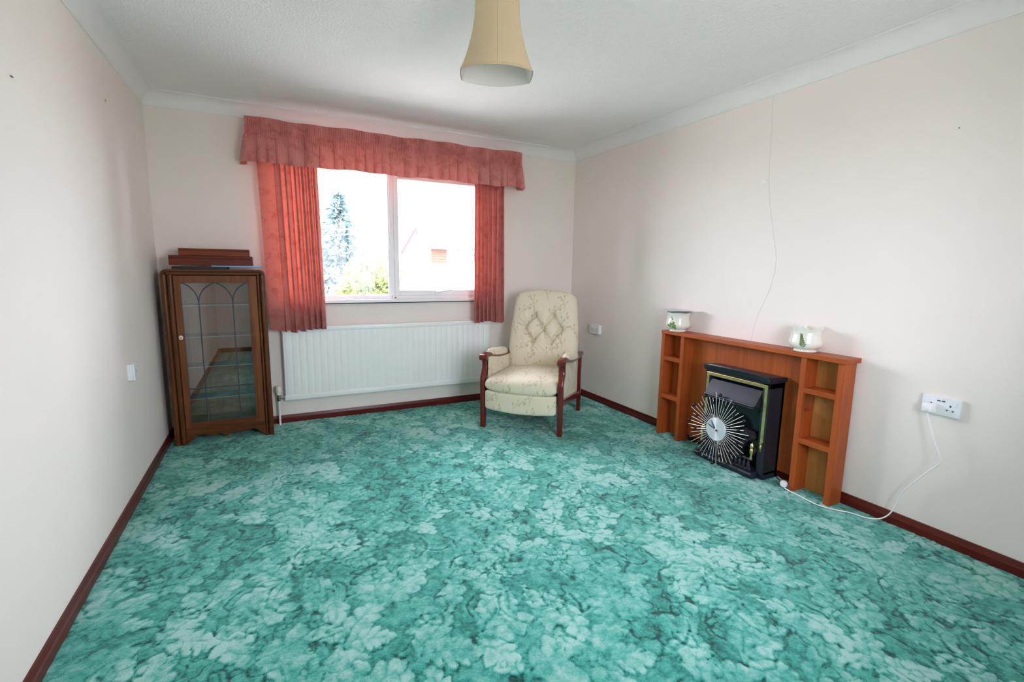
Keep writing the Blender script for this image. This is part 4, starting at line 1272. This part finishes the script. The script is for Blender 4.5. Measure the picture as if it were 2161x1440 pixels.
# ------------------------------------------------------------------ pots on the mantel
def pot(label, c, R, Hh, rot, scal, print_kind):
    t = thing('plant_pot', label, 'pot', c, group=None)
    n = 96
    lob = lambda a, amt: 1 + amt * abs(math.cos(2.5 * (a - rot))) ** 1.0 - amt * 0.5
    prof = [(0.66, 0.0), (0.71, 0.015), (0.71, 0.045), (0.64, 0.085), (0.68, 0.11), (0.88, 0.18), (0.98, 0.28), (0.995, 0.38), (0.95, 0.55), (0.90, 0.70), (0.90, 0.85), (0.97, 0.985)]
    def surf(a, hq, inner=0.0):
        r = np.interp(hq, [p[1] for p in prof], [p[0] for p in prof]) * R - inner
        f = 0.020 * abs(math.cos(3 * (a - rot))) * float(sm(0.05, 0.4, hq)) + 0.03 * math.cos(6 * (a - rot)) * float(sm(0.7, 1.0, hq))
        wave = scal * (math.cos(6 * (a - rot))) * float(sm(0.55, 1.0, hq)) * 0.055
        foot = 0.05 * abs(math.sin(9 * a)) * float(1 - sm(0.0, 0.06, hq)) * (1 if scal > 0.5 else 0)
        return (c[0] + r * (1 + f) * math.cos(a), c[1] + r * (1 + f) * math.sin(a), c[2] + Hh * (hq + wave) + foot * 0.1 * R)
    hq = np.concatenate([np.linspace(0.0, 0.13, 12), np.linspace(0.15, 1.0, 26)])
    P = [[surf(2 * PI * k / n, float(h)) for k in range(n)] for h in hq]
    P += [[surf(2 * PI * k / n, float(h), 0.0035) for k in range(n)] for h in hq[::-1][:24]]
    mb = MB().grid(P, wrap_u=True); m_ = len(P)
    mb.f.append(tuple((m_ - 1) * n + k for k in range(n)))
    mb.f.append(tuple(range(n)))
    mb.build('pot_body', M['pot'], t, smooth=True, angle=70)
    # printed leaves laid on the glaze
    def decal(name, a0, h0, ang, L, wd, mat):
        rows = []
        for i in range(9):
            q = i / 8; w_ = wd * math.sin(PI * min(1, 0.04 + 0.94 * q)) ** 0.8
            row = []
            for s_ in (-1, -0.33, 0.33, 1):
                dx = L * q * math.sin(ang) + s_ * w_ * math.cos(ang); dz = L * q * math.cos(ang) - s_ * w_ * math.sin(ang)
                p = Vector(surf(a0 + dx / R, h0 + dz / Hh)); o = Vector((p.x - c[0], p.y - c[1], 0)).normalized()
                row.append(tuple(p + o * 0.0006))
            rows.append(row)
        MB().grid(rows).build(name, mat, t, smooth=True, angle=180)
    face = math.atan2(-4.1558 - c[1], 0.6913 - c[0])
    if print_kind == 'clover':
        a0 = face - 0.55
        for (da, hh) in ((-0.20, 0.36), (0.12, 0.42), (0.24, 0.27)):
            for k in range(3):
                decal('printed_leaf', a0 + da, hh, (k * 2.1 + 0.4), 0.020, 0.010, M['leafprint'])
        decal('printed_stem', a0 + 0.10, 0.07, -0.35, 0.05, 0.0012, M['stemprint']); decal('printed_stem', a0 + 0.14, 0.06, 0.35, 0.035, 0.0012, M['stemprint'])
        for k in range(2): decal('printed_leaf', a0 + 0.0, 0.62 + 0.10 * k, 0.5 - k, 0.013, 0.005, M['leafprint'])
    else:
        a0 = face - 0.30
        decal('printed_stem', a0 + 0.16, 0.20, -0.25, 0.085, 0.0014, M['fernprint'])
        for k in range(6):
            decal('printed_leaf', a0 + 0.14 - 0.028 * k, 0.24 + 0.085 * k, -0.75 + 0.06 * k, 0.026 - 0.0022 * k, 0.0042, M['fernprint'])
            decal('printed_leaf', a0 + 0.16 - 0.028 * k, 0.22 + 0.085 * k, 0.55 - 0.10 * k, 0.026 - 0.0024 * k, 0.0042, M['fernprint'])
    return t
pot('cream pottery pot with wavy rim and fern print on right of mantel', (3.383, -2.495, 0.8105), 0.083, 0.138, 0.3, 1.0, 'fern')
pot('cream pottery pot with clover print on left end of mantel', (3.372, -1.546, 0.8105), 0.086, 0.138, 0.9, 0.25, 'clover')
def sheet(name, label, c, w, l, rz, tilt, curl):
    P = []
    for i in range(9):
        row = []
        for j in range(7):
            a = (i / 8 - .5) * l; b = (j / 6 - .5) * w
            z = curl * (i / 8 - .5) ** 2 * 4 + tilt * a
            x = a * math.cos(rz) - b * math.sin(rz); y = a * math.sin(rz) + b * math.cos(rz)
            row.append((c[0] + x, c[1] + y, c[2] + z))
        P.append(row)
    mb = MB().grid(P); n = len(mb.v)
    mb.v += [(p[0], p[1], p[2] + 0.0012) for p in mb.v]; mb.f += [tuple(n + k for k in f) for f in mb.f]
    o = mb.build(name, M['paper'], smooth=True, angle=180)
    tag(o, label, 'leaflet', 'leaflets on the left pot'); return o
sheet('leaflet', 'larger pale leaflet lying flat across the left pot', (3.375, -1.535, 0.9605), 0.145, 0.21, 1.1, 0.02, 0.004)
sheet('leaflet', 'narrow pale leaflet poking out to the right over the left pot', (3.375, -1.615, 0.9575), 0.09, 0.19, 2.0, -0.03, 0.003)

# ------------------------------------------------------------------ lampshade
def lamp():
    c = (1.560, -2.255); zr = 2.02; k = 1.027
    t = thing('pendant_lampshade', 'beige panelled bell lampshade with white lining hanging from the ceiling', 'lampshade', (c[0], c[1], RH))
    axis = Vector((0.925, -0.38)).normalized(); perp = Vector((-axis.y, axis.x))
    Ht = 0.272
    # outline: two flat ends joined by bowed long sides
    def outline(n=14):
        a, b, bow = 0.136 * k, 0.062 * k, 0.050 * k
        pts = []
        for i in range(n): q = i / n; pts.append((lerp(-a, a, q), -b - bow * (1 - (2 * q - 1) ** 2)))
        for i in range(5): q = i / 5; pts.append((a + 0.004 * math.sin(PI * q), lerp(-b, b, q)))
        for i in range(n): q = i / n; pts.append((lerp(a, -a, q), b + bow * (1 - (2 * q - 1) ** 2)))
        for i in range(5): q = i / 5; pts.append((-a - 0.004 * math.sin(PI * q), lerp(b, -b, q)))
        return pts
    ol = outline()
    def row(q, off=0.0):
        s_ = 0.545 + 0.455 * (1 - q) ** 2.1 + 0.02 * q      # bell: wide flare at the rim
        s_ = 0.60 + 0.40 * (1 - q) ** 2.0
        return [(c[0] + axis.x * p[0] * (s_ - off) + perp.x * p[1] * (s_ - off), c[1] + axis.y * p[0] * (s_ - off) + perp.y * p[1] * (s_ - off), zr + Ht * q) for p in ol]
    m_ = 16
    MB().grid([row(i / m_) for i in range(m_ + 1)], wrap_u=True).build('fabric_shade', M['shade'], t, smooth=True, angle=28)
    MB().grid([row(i / m_, 0.012) for i in range(m_ + 1)], wrap_u=True).build('white_lining', M['shadein'], t, smooth=True, angle=28)
    for q0, q1 in ((0.0, 0.045), (0.955, 1.0)):
        MB().grid([row(lerp(q0, q1, k_ / 3), -0.014) for k_ in range(4)], wrap_u=True).build('rim_trim', M['trim'], t, smooth=True, angle=28)
    N = 14
    for idx in (0, 7, N, N + 5, N + 5 + 7, 2 * N + 5):
        MB().tube([Vector(row(i / 12)[idx]) for i in range(13)], 0.0013, 6).build('seam', M['trim'], t, smooth=True)
    MB().tube([(c[0], c[1], zr + Ht - 0.03), (c[0], c[1], RH)], 0.004, 8).build('flex', M['cream_plastic'], t, smooth=True)
    MB().lathe([(0.018, zr + Ht - 0.07), (0.02, zr + Ht - 0.02), (0.012, zr + Ht + 0.01), (0.005, zr + Ht + 0.02)], (c[0], c[1], 0), 16).build('lamp_holder', M['upvc'], t, smooth=True)
    MB().lathe([(0.045, RH), (0.043, RH - 0.012), (0.02, RH - 0.026), (0.006, RH - 0.03)], (c[0], c[1], 0), 24).build('ceiling_rose', M['upvc'], t, smooth=True)
    sp = MB()
    for idx in (0, 14, 19, 33):
        sp.tube([Vector(row(0.93)[idx]), Vector((c[0], c[1], zr + Ht - 0.03))], 0.0015, 5)
    sp.build('shade_carrier', M['upvc'], t)
lamp()

# ------------------------------------------------------------------ wall sockets, plug, cable
def socket_right(label, yc, zc, d, usb, group='wall sockets'):
    t = thing('wall_socket', label, 'socket', (RW, yc, zc), group=group)
    xf = RW - d; hw = 0.073; hh = 0.043
    if d > 0.015:
        MB().box(xf + 0.010, RW, yc - hw + .001, yc + hw - .001, zc - hh + .001, zc + hh - .001, 0.003).build('back_box', M['plastic'], t)
        MB().box(xf, xf + 0.0095, yc - hw, yc + hw, zc - hh, zc + hh, 0.003).build('face_plate', M['plastic'], t)
    else:
        MB().box(xf, RW, yc - hw, yc + hw, zc - hh, zc + hh, 0.003).build('face_plate', M['plastic'], t)
    for s_ in (-1, 1):
        y = yc + s_ * 0.036
        MB().box(xf - 0.0006, xf + 0.004, y - 0.003, y + 0.003, zc + 0.003, zc + 0.012).build('pin_hole', M['hole'], t)
        for k in (-1, 1):
            MB().box(xf - 0.0006, xf + 0.004, y + k * 0.011 - 0.0035, y + k * 0.011 + 0.0035, zc - 0.016, zc - 0.011).build('pin_hole', M['hole'], t)
        rk = MB().box(xf - 0.003, xf + 0.002, y - 0.006 - s_ * 0.018, y + 0.006 - s_ * 0.018, zc + 0.010, zc + 0.030, 0.0015) if not usb else \
             MB().box(xf - 0.003, xf + 0.002, y - 0.007 + s_ * 0.016, y + 0.007 + s_ * 0.016, zc + 0.008, zc + 0.028, 0.0015)
        rk.build('rocker_switch', M['plastic'], t)
    if usb:
        for k in (-1, 1):
            MB().box(xf - 0.0006, xf + 0.004, yc + k * 0.0085 - 0.0065, yc + k * 0.0085 + 0.0065, zc + 0.022, zc + 0.027).build('usb_port', M['hole'], t)
    return t
socket_right('white double socket with two charging ports and plug beside fireplace', -3.117, 0.648, 0.020, True)
socket_right('white double socket on right wall behind the armchair', -0.455, 0.693, 0.030, False)
tl = thing('wall_plate', 'small raised white outlet plate low on the left wall', 'socket', (0, -1.0, 0.68))
MB().box(0.0, 0.024, -1.040, -0.954, 0.636, 0.722, 0.003).build('back_box', M['plastic'], tl)
MB().box(0.0242, 0.033, -1.041, -0.953, 0.635, 0.723, 0.003).build('face_plate', M['plastic'], tl)
MB().box(0.0325, 0.0336, -1.004, -0.990, 0.672, 0.686).build('outlet_hole', M['crack'], tl)

def smooth_path(p, n=8):
    out = []
    P = [Vector(p[0])] + [Vector(q) for q in p] + [Vector(p[-1])]
    for i in range(1, len(P) - 2):
        for k in range(n):
            t_ = k / n
            a, b, c, d = P[i - 1], P[i], P[i + 1], P[i + 2]
            out.append(0.5 * ((2 * b) + (c - a) * t_ + (2 * a - 5 * b + 4 * c - d) * t_ * t_ + (3 * b - a - 3 * c + d) * t_ ** 3))
    out.append(P[-2]); return out
cb = thing('power_cable', 'white flex with plug running from wall socket to the fire', 'cable', (3.40, -3.08, 0.63))
pts = [(3.408, -3.080, 0.612), (3.402, -3.098, 0.570), (3.392, -3.126, 0.500), (3.385, -3.160, 0.430), (3.385, -3.162, 0.395), (3.39, -3.12, 0.335), (3.40, -3.055, 0.235), (3.402, -3.028, 0.180), (3.400, -3.016, 0.125),
       (3.392, -2.992, 0.060), (3.385, -2.955, 0.022), (3.375, -2.905, 0.006), (3.355, -2.84, 0.006), (3.305, -2.770, 0.006), (3.284, -2.70, 0.006), (3.297, -2.61, 0.006),
       (3.304, -2.545, 0.006), (3.312, -2.506, 0.008), (3.316, -2.500, 0.020)]
MB().tube(smooth_path(pts), 0.0032, 8).build('flex', M['upvc'], cb, smooth=True)
pgb = MB().box(3.398, 3.4325, -3.108, -3.057, 0.612, 0.658, 0.010, 3); pgb.build('plug_body', M['upvc'], cb, smooth=True)
MB().box(3.386, 3.401, -3.104, -3.088, 0.617, 0.640, 0.006, 3).build('plug_grip', M['upvc'], cb, smooth=True)
MB().tube([(3.410, -3.080, 0.618), (3.407, -3.084, 0.598)], [0.0055, 0.004], 8).build('cord_grip', M['upvc'], cb, smooth=True)
MB().lathe([(0.0001, -0.013), (0.016, -0.012), (0.020, -0.006), (0.020, 0.006), (0.016, 0.012), (0.0001, 0.013)], (3.318, -2.494, 0.028), 20, axis='x').build('inline_switch', M['upvc'], cb, smooth=True)
MB().tube(smooth_path([(3.320, -2.488, 0.040), (3.35, -2.460, 0.020), (3.395, -2.425, 0.012), (3.41, -2.395, 0.014)]), 0.0032, 8).build('flex', M['upvc'], cb, smooth=True)

# ------------------------------------------------------------------ small things on the walls
hk = thing('wall_hook', 'tiny white cup hook high on the right wall above the mantel', 'hook', (RW, -2.093, 1.797))
MB().tube([(RW, -2.093, 1.806), (RW - 0.012, -2.093, 1.806), (RW - 0.02, -2.093, 1.797), (RW - 0.016, -2.093, 1.785), (RW - 0.008, -2.093, 1.786)], 0.0035, 8).build('hook_wire', M['upvc'], hk, smooth=True)
MB().lathe([(0.008, 0.0), (0.007, -0.004), (0.0001, -0.005)], (RW, -2.093, 1.803), 12, axis='x').build('hook_plate', M['upvc'], hk)
wp = MB().lathe([(0.0045, 0.0), (0.006, 0.003), (0.003, 0.004), (0.0001, 0.002)], (0, -0.908, 2.063), 10, axis='x').build('wall_plug', M['yellowplug'])
tag(wp, 'tiny yellow plastic wall plug in the left wall near the corner', 'wall plug')
nl = MB().tube([(-0.005, -1.992, 1.832), (0.006, -1.998, 1.822)], 0.0022, 6).build('nail', M['nail'])
tag(nl, 'small dark nail high on the left wall near the picture edge', 'nail')
n2 = MB().tube([(RW + 0.005, -3.03, 1.891), (RW - 0.004, -3.03, 1.891)], 0.0025, 6).build('nail', M['nail'])
tag(n2, 'small dark nail high on the right wall', 'nail')
ck = MB()
cpts = smooth_path([(RW, -2.102, 2.29), (RW, -2.111, 2.084), (RW, -2.124, 1.806), (RW, -2.151, 1.635), (RW, -2.196, 1.435), (RW, -2.216, 1.363), (RW, -2.220, 1.292), (RW, -2.204, 1.177), (RW, -2.164, 1.058), (RW, -2.127, 0.965), (RW, -2.104, 0.856), (RW, -2.10, 0.80)], 6)
rs = random.Random(3)
cpts = [(p.x - 0.0002, p.y + rs.uniform(-.0025, .0025), p.z) for p in cpts]
ck.tube(cpts, [0.0011 + 0.0005 * rs.random() for _ in cpts], 5)
ck.build('hairline_crack', M['crack'], bpy.data.objects['wall_right'], kind='structure')
